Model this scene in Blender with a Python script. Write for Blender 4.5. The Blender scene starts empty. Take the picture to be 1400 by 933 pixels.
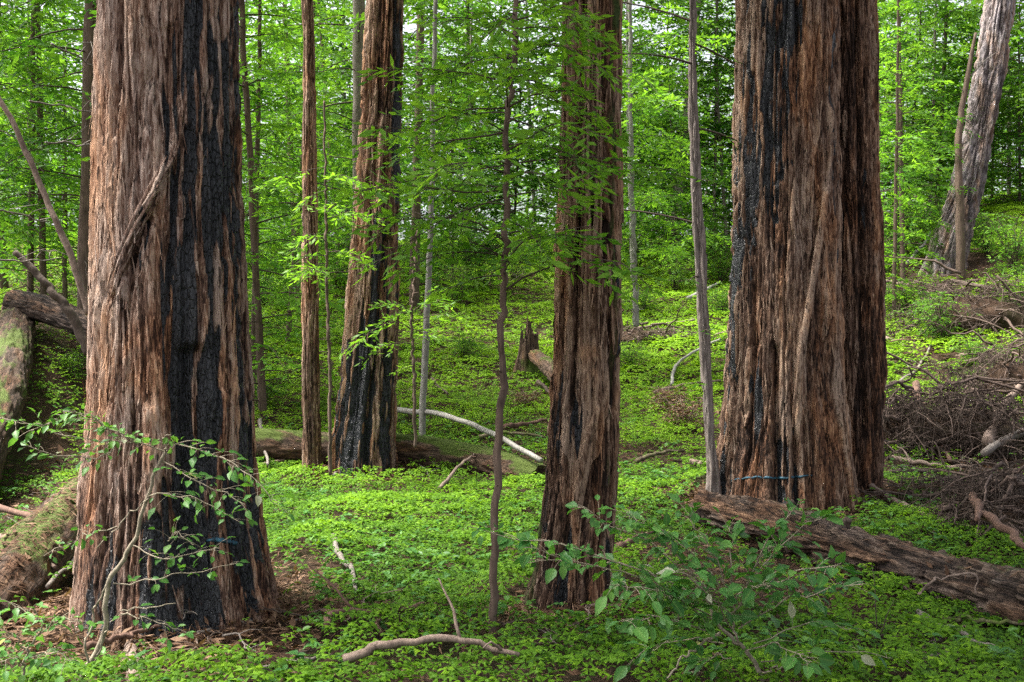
import bpy, math, random
import numpy as np
from mathutils import Vector

R = math.radians
rng = np.random.default_rng(7)
random.seed(7)
scene = bpy.context.scene
col = scene.collection
F = 700.0 / math.tan(R(25))          # focal length in photo pixels (1400 wide)
CX, CY, CZ = 700.0, 466.5, 1.6

# ------------------------------------------------------------------ noise
def _hash(ix, iy, iz, seed):
    with np.errstate(over='ignore'):
        n = (ix.astype(np.uint32) * np.uint32(374761393) + iy.astype(np.uint32) * np.uint32(668265263)
             + iz.astype(np.uint32) * np.uint32(2246822519) + np.uint32((seed * 3266489917) & 0xffffffff))
        n = (n ^ (n >> np.uint32(13))) * np.uint32(1274126177)
        n = (n ^ (n >> np.uint32(16))) * np.uint32(2654435761)
        n = n ^ (n >> np.uint32(15))
    return n.astype(np.float64) / 4294967295.0

def noise(x, y, z, seed=0):
    x, y, z = np.broadcast_arrays(np.asarray(x, float), np.asarray(y, float), np.asarray(z, float))
    fx, fy, fz = np.floor(x), np.floor(y), np.floor(z)
    ix, iy, iz = fx.astype(np.int64), fy.astype(np.int64), fz.astype(np.int64)
    tx, ty, tz = x - fx, y - fy, z - fz
    tx = tx * tx * (3 - 2 * tx); ty = ty * ty * (3 - 2 * ty); tz = tz * tz * (3 - 2 * tz)
    r = 0
    for dx in (0, 1):
        wx = tx if dx else 1 - tx
        for dy in (0, 1):
            wy = ty if dy else 1 - ty
            for dz in (0, 1):
                wz = tz if dz else 1 - tz
                r = r + wx * wy * wz * _hash(ix + dx, iy + dy, iz + dz, seed)
    return r

def fbm(x, y, z, seed=0, octv=3):
    r, a, t = 0, 1.0, 0
    for o in range(octv):
        r = r + a * noise(x * 2 ** o, y * 2 ** o, z * 2 ** o, seed + o * 17); t += a; a *= 0.5
    return r / t

def sstep(a, b, x):
    t = np.clip((x - a) / (b - a), 0, 1)
    return t * t * (3 - 2 * t)

def softplus(x):
    return np.log1p(np.exp(np.clip(x, -40, 40)))

def nrm(v):
    return v / np.maximum(np.linalg.norm(v, axis=-1, keepdims=True), 1e-9)

# ------------------------------------------------------------------ terrain
MOUNDS = []                                            # (x, y, height, radius)
def gz(x, y):
    x = np.asarray(x, float); y = np.asarray(y, float)
    z = 0.235 * 1.5 * softplus((y - 13.8) / 1.5)
    z = z - 0.275 * 4 * softplus((y - 37) / 4)
    far = sstep(11, 24, y) * (1 - sstep(60, 120, y))
    z = z + far * 0.13 * 1.2 * softplus((np.minimum(x, 26) - 4.0) / 1.2)
    z = z + far * 0.08 * 1.2 * softplus((-np.maximum(x, -26) - 7.0) / 1.2)
    z = z + 1.25 * sstep(4.7, 6.6, -x) * sstep(9.6, 13.0, y) * (1 - sstep(16, 24, y))
    z = z + 0.30 * (fbm(x * .35, y * .35, 3.3, 5, 2) - .5) * sstep(4, 9, y)
    z = z + 0.10 * (fbm(x * 1.3, y * 1.3, 1.3, 9, 2) - .5)
    z = z + sstep(20, 50, y) * 1.2 * (fbm(x * .1, y * .1, 6.3, 15, 2) - .5)
    for (mx, my, h, r) in MOUNDS:
        z = z + h * np.exp(-((x - mx) ** 2 + (y - my) ** 2) / (r * r))
    return z

def P(px, py, Y):
    return np.array([(px - CX) / F * Y, Y, CZ - (py - CY) / F * Y])

def at(px, py, far=60.0):
    Y = np.arange(2.5, far, .03)
    g = gz((px - CX) / F * Y, Y)
    zr = CZ - (py - CY) / F * Y
    k = np.nonzero(g >= zr)[0]
    i = k[0] if len(k) else len(Y) - 1
    p = P(px, py, Y[i]); p[2] = float(gz(p[0], p[1]))
    return p

MOUNDS += [(-1.95, 6.4, .10, .9), (0.45, 6.5, .06, .6), (2.7, 10.8, .16, 1.3), (-1.6, 12.9, .2, 1.0)]

for fx, fy, fz, fr in [(-1.8, 5.9, .03, 1.1), (.42, 6.25, .01, .8), (2.5, 9.9, .05, 1.2), (3.4, 10.5, .08, 1.0), (-1.7, 12.6, .0, 1.5), (-2.3, 12.7, .0, 1.0), (0.3, 9.0, -.12, 1.8), (3.5, 7.0, -.08, 1.5), (9.2, 23.5, 2.75, 4.5), (9.9, 25.0, 3.1, 3.0)]:
    MOUNDS.append((fx, fy, fz - float(gz(fx, fy)), fr))
print('feet', [round(float(CY + F * (CZ - gz(x, y)) / y)) for x, y in [(-1.8, 5.9), (.42, 6.25), (2.5, 9.9), (-1.7, 12.6)]])

# ------------------------------------------------------------------ mesh collector
class MB:
    def __init__(s):
        s.v, s.f4, s.f3, s.at, s.n = [], [], [], [], 0
    def add(s, v, f4=None, f3=None, a=0.0, b=0.0, c=0.0):
        v = np.asarray(v, float).reshape(-1, 3)
        m = len(v)
        s.v.append(v)
        if f4 is not None and len(f4): s.f4.append(np.asarray(f4, np.int64).reshape(-1, 4) + s.n)
        if f3 is not None and len(f3): s.f3.append(np.asarray(f3, np.int64).reshape(-1, 3) + s.n)
        s.at.append(np.stack([np.broadcast_to(np.asarray(q, float), (m,)) for q in (a, b, c)], 1))
        s.n += m
    def build(s, name, mat, parent=None, smooth=True, loc=None):
        me = bpy.data.meshes.new(name)
        v = np.concatenate(s.v) if s.v else np.zeros((0, 3))
        if loc is not None: v = v - np.asarray(loc)
        f4 = np.concatenate(s.f4) if s.f4 else np.zeros((0, 4), np.int64)
        f3 = np.concatenate(s.f3) if s.f3 else np.zeros((0, 3), np.int64)
        me.vertices.add(len(v)); me.vertices.foreach_set('co', v.astype(np.float32).ravel())
        nl = f4.size + f3.size
        me.loops.add(nl)
        me.loops.foreach_set('vertex_index', np.concatenate([f4.ravel(), f3.ravel()]).astype(np.int32))
        me.polygons.add(len(f4) + len(f3))
        ls = np.concatenate([np.arange(len(f4)) * 4, f4.size + np.arange(len(f3)) * 3]).astype(np.int32)
        me.polygons.foreach_set('loop_start', ls)
        me.polygons.foreach_set('use_smooth', np.full(len(ls), smooth, bool))
        at_ = np.concatenate(s.at) if s.at else np.zeros((0, 3))
        for i, k in enumerate('abc'):
            if np.any(at_[:, i] != 0):
                A = me.attributes.new(k, 'FLOAT', 'POINT'); A.data.foreach_set('value', at_[:, i].astype(np.float32))
        me.update(calc_edges=True); me.validate()
        me.materials.append(mat)
        o = bpy.data.objects.new(name, me); col.objects.link(o)
        if parent is not None: o.parent = parent
        elif loc is not None: o.location = loc
        return o

def grid_faces(nr, nc, wrap=True):
    r = np.arange(nr - 1)[:, None]; c = np.arange(nc if wrap else nc - 1)[None, :]
    c2 = (c + 1) % nc
    return np.stack([r * nc + c, r * nc + c2, (r + 1) * nc + c2, (r + 1) * nc + c], -1).reshape(-1, 4)

def resample(pts, n):
    pts = np.asarray(pts, float)
    if len(pts) == 2:
        t = np.linspace(0, 1, n)[:, None]
        return pts[0] * (1 - t) + pts[1] * t
    # Catmull-Rom
    p = np.vstack([2 * pts[0] - pts[1], pts, 2 * pts[-1] - pts[-2]])
    u = np.linspace(0, len(pts) - 1 - 1e-6, n); k = u.astype(int); t = (u - k)[:, None]
    a, b, c, d = p[k], p[k + 1], p[k + 2], p[k + 3]
    return .5 * (2 * b + (c - a) * t + (2 * a - 5 * b + 4 * c - d) * t ** 2 + (3 * b - a - 3 * c + d) * t ** 3)

def frames(path):
    t = nrm(np.gradient(path, axis=0))
    ref = np.tile([0.31, 0.17, 0.93], (len(path), 1))
    ref[np.abs((t * ref).sum(1)) > .9] = [0.95, .3, .1]
    s = nrm(np.cross(t, ref)); u = np.cross(s, t)
    return t, s, u

def tube(mb, pts, r0, r1=None, n=10, seg=6, wob=0.0, seed=0, a=0., b=0., c=0., bark=0.0, cap=True):
    path = resample(pts, n)
    if wob:
        for k in range(3):
            path[:, k] += wob * (noise(np.arange(n) * .55, k * 9.1, .5, seed) - .5) * np.sin(np.linspace(0, np.pi, n)) ** .5
    if np.ndim(r0): rad = np.interp(np.linspace(0, 1, n), np.linspace(0, 1, len(r0)), r0)
    else: rad = np.linspace(r0, r0 if r1 is None else r1, n)
    t, s, u = frames(path)
    th = np.arange(seg) * 2 * np.pi / seg
    rr = rad[:, None] * np.ones(seg)
    if bark:
        L = np.arange(n)[:, None] * .35 + 0 * th
        rr = rr * (1 + bark * (noise(np.cos(th) * 1.7 + 0 * L, np.sin(th) * 1.7 + 0 * L, L, seed + 3) - .5) * 2)
    v = path[:, None, :] + rr[:, :, None] * (np.cos(th)[None, :, None] * s[:, None, :] + np.sin(th)[None, :, None] * u[:, None, :])
    f = grid_faces(n, seg)
    v = v.reshape(-1, 3); f3 = None
    if cap:
        i0 = len(v); v = np.vstack([v, path[0], path[-1]])
        k = np.arange(seg); k2 = (k + 1) % seg; o = (n - 1) * seg
        f3 = np.vstack([np.stack([k2, k, np.full(seg, i0)], 1), np.stack([o + k, o + k2, np.full(seg, i0 + 1)], 1)])
    mb.add(v, f, f3, a, b, c)
    return path

def leaves(mb, pos, d, up, L, Wd, rnd, fold=0.0, c=0.):
    """one kite-shaped quad per leaf"""
    d = nrm(d); s = nrm(np.cross(d, up)); u = np.cross(s, d)
    L = np.broadcast_to(L, (len(pos),))[:, None]; Wd = np.broadcast_to(Wd, (len(pos),))[:, None]
    v = np.stack([pos, pos + d * L * .45 + s * Wd * .5 + u * fold * Wd, pos + d * L, pos + d * L * .45 - s * Wd * .5 + u * fold * Wd], 1)
    mb.add(v.reshape(-1, 3), np.arange(len(pos) * 4).reshape(-1, 4), None, np.repeat(rnd, 4), 0., c)

BL_U = np.array([0, .18, .42, .70, 1.0]); BL_W = np.array([.10, .75, 1.0, .70, .02])
def broadleaves(mb, pos, d, up, L, Wd, rnd, c=0.):
    """ovate leaf with midrib fold and a downward curl: 8 quads"""
    d = nrm(d); s = nrm(np.cross(d, up)); u = np.cross(s, d)
    N = len(pos); L = np.broadcast_to(L, (N,)); Wd = np.broadcast_to(Wd, (N,))
    tv = []
    for k in range(5):
        for j in (-1, 0, 1):
            w = .5 * BL_W[k] * j
            h = .10 * abs(j) * BL_W[k] - .30 * BL_U[k] ** 2 * .5 + .03 * j * (-1) ** k
            tv.append((BL_U[k], w, h))
    tv = np.array(tv)
    v = (pos[:, None] + d[:, None] * (tv[None, :, 0:1] * L[:, None, None]) + s[:, None] * (tv[None, :, 1:2] * Wd[:, None, None])
         + u[:, None] * (tv[None, :, 2:3] * L[:, None, None]))
    base = grid_faces(5, 3, False)
    f = (base[None] + (np.arange(N) * 15)[:, None, None]).reshape(-1, 4)
    mb.add(v.reshape(-1, 3), f, None, np.repeat(rnd, 15), np.tile(np.abs(tv[:, 1]) * 2, N), c)

# ------------------------------------------------------------------ materials
def newmat(name):
    m = bpy.data.materials.new(name); m.use_nodes = True
    nt = m.node_tree; nt.nodes.clear()
    out = nt.nodes.new('ShaderNodeOutputMaterial')
    return m, nt, out
def N(nt, t, **kw):
    n = nt.nodes.new(t)
    for k, v in kw.items():
        if k.startswith('i_'):
            key = k[2:]; key = int(key) if key.isdigit() else key.replace('_', ' ')
            n.inputs[key].default_value = v
        else: setattr(n, k, v)
    return n
def mixc(nt, fac, a, b, mode='MIX'):
    n = nt.nodes.new('ShaderNodeMix'); n.data_type = 'RGBA'; n.blend_type = mode
    for sock, val in ((n.inputs[0], fac), (n.inputs[6], a), (n.inputs[7], b)):
        if isinstance(val, (int, float)): sock.default_value = val
        elif isinstance(val, tuple): sock.default_value = (*val, 1) if len(val) == 3 else val
        else: nt.links.new(val, sock)
    return n.outputs[2]
def math_(nt, op, a, b=None, c=None, clamp=False):
    n = nt.nodes.new('ShaderNodeMath'); n.operation = op; n.use_clamp = clamp
    for i, v in enumerate((a, b, c)):
        if v is None: continue
        if isinstance(v, (int, float)): n.inputs[i].default_value = v
        else: nt.links.new(v, n.inputs[i])
    return n.outputs[0]
def attr(nt, k):
    n = nt.nodes.new('ShaderNodeAttribute'); n.attribute_name = k; return n.outputs['Fac']
def ramp(nt, fac, stops):
    n = nt.nodes.new('ShaderNodeValToRGB'); e = n.color_ramp.elements
    while len(e) < len(stops): e.new(.5)
    for q, (p, c) in zip(e, stops): q.position = p; q.color = (*c, 1)
    nt.links.new(fac, n.inputs[0]); return n.outputs[0]
def coords(nt, scale):
    tc = nt.nodes.new('ShaderNodeTexCoord'); mp = nt.nodes.new('ShaderNodeMapping'); mp.inputs['Scale'].default_value = scale
    nt.links.new(tc.outputs['Object'], mp.inputs[0]); return mp.outputs[0]
def tex(nt, vec, scale, detail=3, rough=.6, dist=0.):
    n = nt.nodes.new('ShaderNodeTexNoise'); n.inputs['Scale'].default_value = scale
    n.inputs['Detail'].default_value = detail; n.inputs['Roughness'].default_value = rough; n.inputs['Distortion'].default_value = dist
    nt.links.new(vec, n.inputs['Vector']); return n.outputs[0]

def bark_mat(name, dark, mid, pale, moss=(.05, .075, .018), fine=1.0):
    m, nt, out = newmat(name)
    b = attr(nt, 'b'); ch = attr(nt, 'a'); ms = attr(nt, 'c')
    f1 = tex(nt, coords(nt, (1, 1, .11)), 62 * fine, 5, .7, .6)
    f2 = tex(nt, coords(nt, (1, 1, .09)), 170 * fine, 3, .65)
    f3 = tex(nt, coords(nt, (1, 1, .30)), 9, 3, .6)
    t = math_(nt, 'ADD', b, math_(nt, 'MULTIPLY', math_(nt, 'SUBTRACT', f1, .5), 2.0))
    t = math_(nt, 'ADD', t, math_(nt, 'MULTIPLY', math_(nt, 'SUBTRACT', f2, .5), 1.5))
    t = math_(nt, 'ADD', t, math_(nt, 'MULTIPLY', math_(nt, 'SUBTRACT', f3, .5), .5), clamp=True)
    c = ramp(nt, t, [(.08, dark), (.45, mid), (.95, pale)])
    f5 = tex(nt, coords(nt, (1, 1, .22)), 4.5, 4, .65, .5)
    c = mixc(nt, 1.0, c, ramp(nt, f5, [(.36, (.80, .84, .92)), (.50, (1, 1, 1)), (.64, (1.20, .95, .74))]), 'MULTIPLY')
    f6 = tex(nt, coords(nt, (1, 1, .20)), 46 * fine, 2, .5, .3)
    sl = math_(nt, 'MULTIPLY', math_(nt, 'SUBTRACT', .385, f6), 14, clamp=True)
    c = mixc(nt, math_(nt, 'MULTIPLY', sl, .8), c, tuple(q * .45 for q in dark))
    # charcoal: crackled black with a few unburnt flecks
    vor = N(nt, 'ShaderNodeTexVoronoi', feature='DISTANCE_TO_EDGE'); nt.links.new(coords(nt, (1, 1, .35)), vor.inputs['Vector']); vor.inputs['Scale'].default_value = 42
    cf = math_(nt, 'ADD', ch, math_(nt, 'MULTIPLY', math_(nt, 'SUBTRACT', f1, .5), .9))
    cf = math_(nt, 'MULTIPLY', math_(nt, 'SUBTRACT', cf, .40), 7, clamp=True)
    cc = ramp(nt, f2, [(.3, (.005, .005, .006)), (.75, (.020, .023, .029))])
    c = mixc(nt, cf, c, cc)
    mf = math_(nt, 'MULTIPLY', math_(nt, 'SUBTRACT', math_(nt, 'ADD', ms, math_(nt, 'MULTIPLY', math_(nt, 'SUBTRACT', f3, .5), 1.3)), .45), 4, clamp=True)
    mc = ramp(nt, tex(nt, coords(nt, (1, 1, 1)), 60, 3), [(.3, tuple(q * .5 for q in moss)), (.7, moss)])
    c = mixc(nt, mf, c, mc)
    bs = N(nt, 'ShaderNodeBsdfPrincipled'); nt.links.new(c, bs.inputs['Base Color'])
    nt.links.new(math_(nt, 'SUBTRACT', .92, math_(nt, 'MULTIPLY', cf, .54)), bs.inputs['Roughness'])
    nt.links.new(math_(nt, 'ADD', .25, math_(nt, 'MULTIPLY', cf, .35)), bs.inputs['Specular IOR Level'])
    h = math_(nt, 'ADD', math_(nt, 'MULTIPLY', f1, 1.0), math_(nt, 'MULTIPLY', f2, .5)); h = math_(nt, 'SUBTRACT', h, math_(nt, 'MULTIPLY', sl, .8))
    h = math_(nt, 'ADD', h, math_(nt, 'MULTIPLY', math_(nt, 'MULTIPLY', math_(nt, 'MINIMUM', vor.outputs[0], .10), cf), 4.5))
    bp = N(nt, 'ShaderNodeBump', i_Strength=1.0, i_Distance=.016); nt.links.new(h, bp.inputs['Height'])
    nt.links.new(bp.outputs[0], bs.inputs['Normal'])
    nt.links.new(bs.outputs[0], out.inputs[0])
    return m

def simple_bark(name, dark, pale, sc=40, zs=.15, moss=None):
    m, nt, out = newmat(name)
    f1 = tex(nt, coords(nt, (1, 1, zs)), sc, 4, .65); f2 = tex(nt, coords(nt, (1, 1, 1)), 5, 3)
    t = math_(nt, 'ADD', math_(nt, 'MULTIPLY', f1, .75), math_(nt, 'MULTIPLY', f2, .35))
    c = ramp(nt, t, [(.35, dark), (.72, pale)])
    if moss:
        mf = math_(nt, 'MULTIPLY', math_(nt, 'SUBTRACT', f2, .52), 8, clamp=True)
        c = mixc(nt, mf, c, moss)
    bs = N(nt, 'ShaderNodeBsdfPrincipled', i_Roughness=.9); nt.links.new(c, bs.inputs['Base Color'])
    bs.inputs['Specular IOR Level'].default_value = .25
    bp = N(nt, 'ShaderNodeBump', i_Strength=.7, i_Distance=.01); nt.links.new(f1, bp.inputs['Height']); nt.links.new(bp.outputs[0], bs.inputs['Normal'])
    nt.links.new(bs.outputs[0], out.inputs[0])
    return m

def leaf_mat(name, dark, mid, bright, trans=.42, rough=.42, tcol=1.35, veins=False, obj_var=True, spec=.12):
    m, nt, out = newmat(name)
    a = attr(nt, 'a'); dead = attr(nt, 'c')
    if obj_var:
        oi = N(nt, 'ShaderNodeObjectInfo')
        a = math_(nt, 'ADD', a, math_(nt, 'MULTIPLY', math_(nt, 'SUBTRACT', oi.outputs['Random'], .5), .35), clamp=True)
    c = ramp(nt, a, [(0.0, dark), (.5, mid), (1.0, bright)])
    if veins:
        c = mixc(nt, math_(nt, 'MULTIPLY', math_(nt, 'SUBTRACT', .22, attr(nt, 'b')), 2.0, clamp=True), c, (.16, .25, .07))
    c = mixc(nt, dead, c, (.36, .36, .27))
    bs = N(nt, 'ShaderNodeBsdfPrincipled', i_Roughness=rough); nt.links.new(c, bs.inputs['Base Color'])
    bs.inputs['Specular IOR Level'].default_value = spec
    tr = N(nt, 'ShaderNodeBsdfTranslucent')
    tc = mixc(nt, 1.0, c, (tcol * 1.0, tcol, tcol * .42), 'MULTIPLY'); nt.links.new(tc, tr.inputs[0])
    mx = N(nt, 'ShaderNodeMixShader', i_0=trans); nt.links.new(bs.outputs[0], mx.inputs[1]); nt.links.new(tr.outputs[0], mx.inputs[2])
    nt.links.new(mx.outputs[0], out.inputs[0])
    return m

M_A = bark_mat('redwood_bark_pale', (.023, .011, .008), (.185, .103, .068), (.47, .345, .265))
M_B = bark_mat('redwood_bark_brown', (.017, .009, .006), (.152, .082, .051), (.41, .285, .20))
M_D = bark_mat('redwood_bark_dark', (.014, .007, .004), (.118, .063, .038), (.34, .23, .155))
M_F = bark_mat('fir_bark', (.035, .027, .026), (.15, .12, .115), (.34, .29, .285))
M_LOG = bark_mat('log_bark', (.016, .011, .009), (.078, .052, .038), (.21, .155, .12), fine=.7)
M_MOSSLOG = bark_mat('mossy_log_bark', (.035, .022, .014), (.10, .062, .042), (.19, .13, .09), moss=(.085, .12, .022), fine=.8)
M_THIN = simple_bark('young_trunk_bark', (.04, .027, .02), (.17, .118, .09), 45, .12)
M_GREYT = simple_bark('grey_trunk_bark', (.09, .07, .06), (.30, .25, .225), 45, .2)
M_PALE = simple_bark('pale_lichen_bark', (.12, .11, .098), (.32, .305, .275), 30, .4)
M_TWIG = simple_bark('dark_twig_bark', (.03, .022, .018), (.09, .065, .05), 60, .4)
M_STEM = simple_bark('shrub_stem_bark', (.12, .10, .075), (.34, .29, .21), 40, .5)
M_STICK = simple_bark('dead_stick_wood', (.075, .052, .04), (.27, .20, .16), 50, .5)
M_RED = simple_bark('reddish_dead_limb_bark', (.05, .028, .02), (.17, .10, .072), 50, .4)
M_GREYST = simple_bark('grey_weathered_wood', (.07, .058, .05), (.22, .19, .165), 45, .4)
M_BRUSH = simple_bark('dead_brush_wood', (.035, .025, .02), (.15, .105, .085), 50, .5)
M_MOSSY = simple_bark('mossy_stick_bark', (.05, .04, .025), (.16, .13, .08), 40, .6, (.08, .11, .022))
M_NEEDLE = leaf_mat('conifer_spray_leaf', (.026, .088, .013), (.068, .175, .023), (.135, .265, .036), .52)
M_BRIGHT = leaf_mat('young_conifer_leaf', (.045, .145, .014), (.10, .24, .026), (.175, .335, .040), .55)
M_BROAD = leaf_mat('understory_leaf', (.026, .088, .013), (.074, .182, .025), (.150, .280, .040), .50)
M_SHRUB = leaf_mat('shrub_leaf', (.026, .100, .022), (.062, .175, .036), (.125, .265, .050), .40, .42, veins=True, spec=.22)
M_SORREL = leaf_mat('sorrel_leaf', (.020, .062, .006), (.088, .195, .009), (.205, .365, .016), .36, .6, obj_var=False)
M_FERN = leaf_mat('fern_leaf', (.03, .10, .015), (.07, .18, .025), (.12, .25, .04), .4)
M_DEADLEAF = leaf_mat('dry_brown_leaf', (.05, .026, .016), (.115, .066, .040), (.24, .155, .10), .15, .8)
M_PAINT, nt_, out_ = newmat('blue_marking_paint')
_t = tex(nt_, coords(nt_, (1, 1, 1)), 60, 3)
_b = N(nt_, 'ShaderNodeBsdfPrincipled', i_Roughness=.7); nt_.links.new(ramp(nt_, _t, [(.35, (.010, .022, .030)), (.7, (.026, .125, .19))]), _b.inputs['Base Color'])
nt_.links.new(_b.outputs[0], out_.inputs[0])

def ground_mat():
    m, nt, out = newmat('forest_floor')
    v = coords(nt, (1, 1, 1))
    n1 = tex(nt, v, 1.2, 4); n2 = tex(nt, v, 22, 5, .75, 1.0); n3 = tex(nt, v, 90, 3, .7, 2.0)
    c = ramp(nt, math_(nt, 'ADD', math_(nt, 'MULTIPLY', n2, .6), math_(nt, 'MULTIPLY', n3, .4)),
             [(.33, (.016, .010, .007)), (.52, (.060, .036, .023)), (.74, (.17, .105, .068))])
    mf = math_(nt, 'MULTIPLY', math_(nt, 'SUBTRACT', n1, .5), 5, clamp=True)
    c = mixc(nt, math_(nt, 'MULTIPLY', mf, .55), c, (.028, .045, .012))
    bs = N(nt, 'ShaderNodeBsdfPrincipled', i_Roughness=.95); nt.links.new(c, bs.inputs['Base Color'])
    bs.inputs['Specular IOR Level'].default_value = .15
    bp = N(nt, 'ShaderNodeBump', i_Strength=1.0, i_Distance=.03)
    nt.links.new(math_(nt, 'ADD', n2, math_(nt, 'MULTIPLY', n3, .5)), bp.inputs['Height']); nt.links.new(bp.outputs[0], bs.inputs['Normal'])
    nt.links.new(bs.outputs[0], out.inputs[0])
    return m

# ------------------------------------------------------------------ tagging helpers
def tag(o, label=None, cat=None, group=None, kind=None):
    if label: o['label'] = label
    if cat: o['category'] = cat
    if group: o['group'] = group
    if kind: o['kind'] = kind
    return o
def empty(name, loc, rz=0.):
    o = bpy.data.objects.new(name, None); col.objects.link(o)
    o.location = loc; o.rotation_euler = (0, 0, rz); o.empty_display_size = .2
    return o
def dup(src, loc, rz=0., sc=1.0):
    r = src.copy(); col.objects.link(r); r.location = loc; r.rotation_euler = (0, 0, rz); r.scale = (sc, sc, sc)
    for ch in list(src.children):
        c = ch.copy(); col.objects.link(c); c.parent = r
        for g in ch.children:
            d = g.copy(); col.objects.link(d); d.parent = c
    return r

LAND = [(0, 'the left edge'), (225, 'the burned redwood'), (425, 'the slim redwood'), (510, 'the charred redwood'),
        (690, 'the near sapling'), (803, 'the middle redwood'), (958, 'the pole tree'), (1100, 'the twin redwood'),
        (1325, 'the grey fir'), (1400, 'the right edge')]
PENDING = []                                            # (obj, px, py, Y, what) -> labels by gap and depth order
ORD = ['nearest'] + [w + ' nearest' for w in 'second third fourth fifth sixth seventh eighth ninth tenth eleventh twelfth thirteenth fourteenth fifteenth sixteenth seventeenth eighteenth nineteenth twentieth'.split()]
def finish_labels():
    gaps = {}
    for o, px, Y, what in PENDING:
        k = 0
        while k < len(LAND) - 2 and px > LAND[k + 1][0]: k += 1
        gaps.setdefault((k, what), []).append((Y, o))
    for (k, what), lst in gaps.items():
        lst.sort(key=lambda q: q[0])
        a, b = LAND[k][1], LAND[k + 1][1]
        for i, (Y, o) in enumerate(lst):
            if k == 0: where = 'left of the burned redwood'
            elif k == len(LAND) - 2: where = 'right of the grey fir'
            else: where = 'between %s and %s' % (a[4:], b[4:])
            s = '%s %s' % (what, where)
            if len(lst) > 1: s += ', ' + (ORD[i] if i < len(ORD) else 'farthest')
            o['label'] = s

# ------------------------------------------------------------------ big trunks with real bark relief
def poly(pts, v):
    pts = sorted(pts, key=lambda q: q[1])
    return np.interp(v, [q[1] for q in pts], [q[0] for q in pts])

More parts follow.
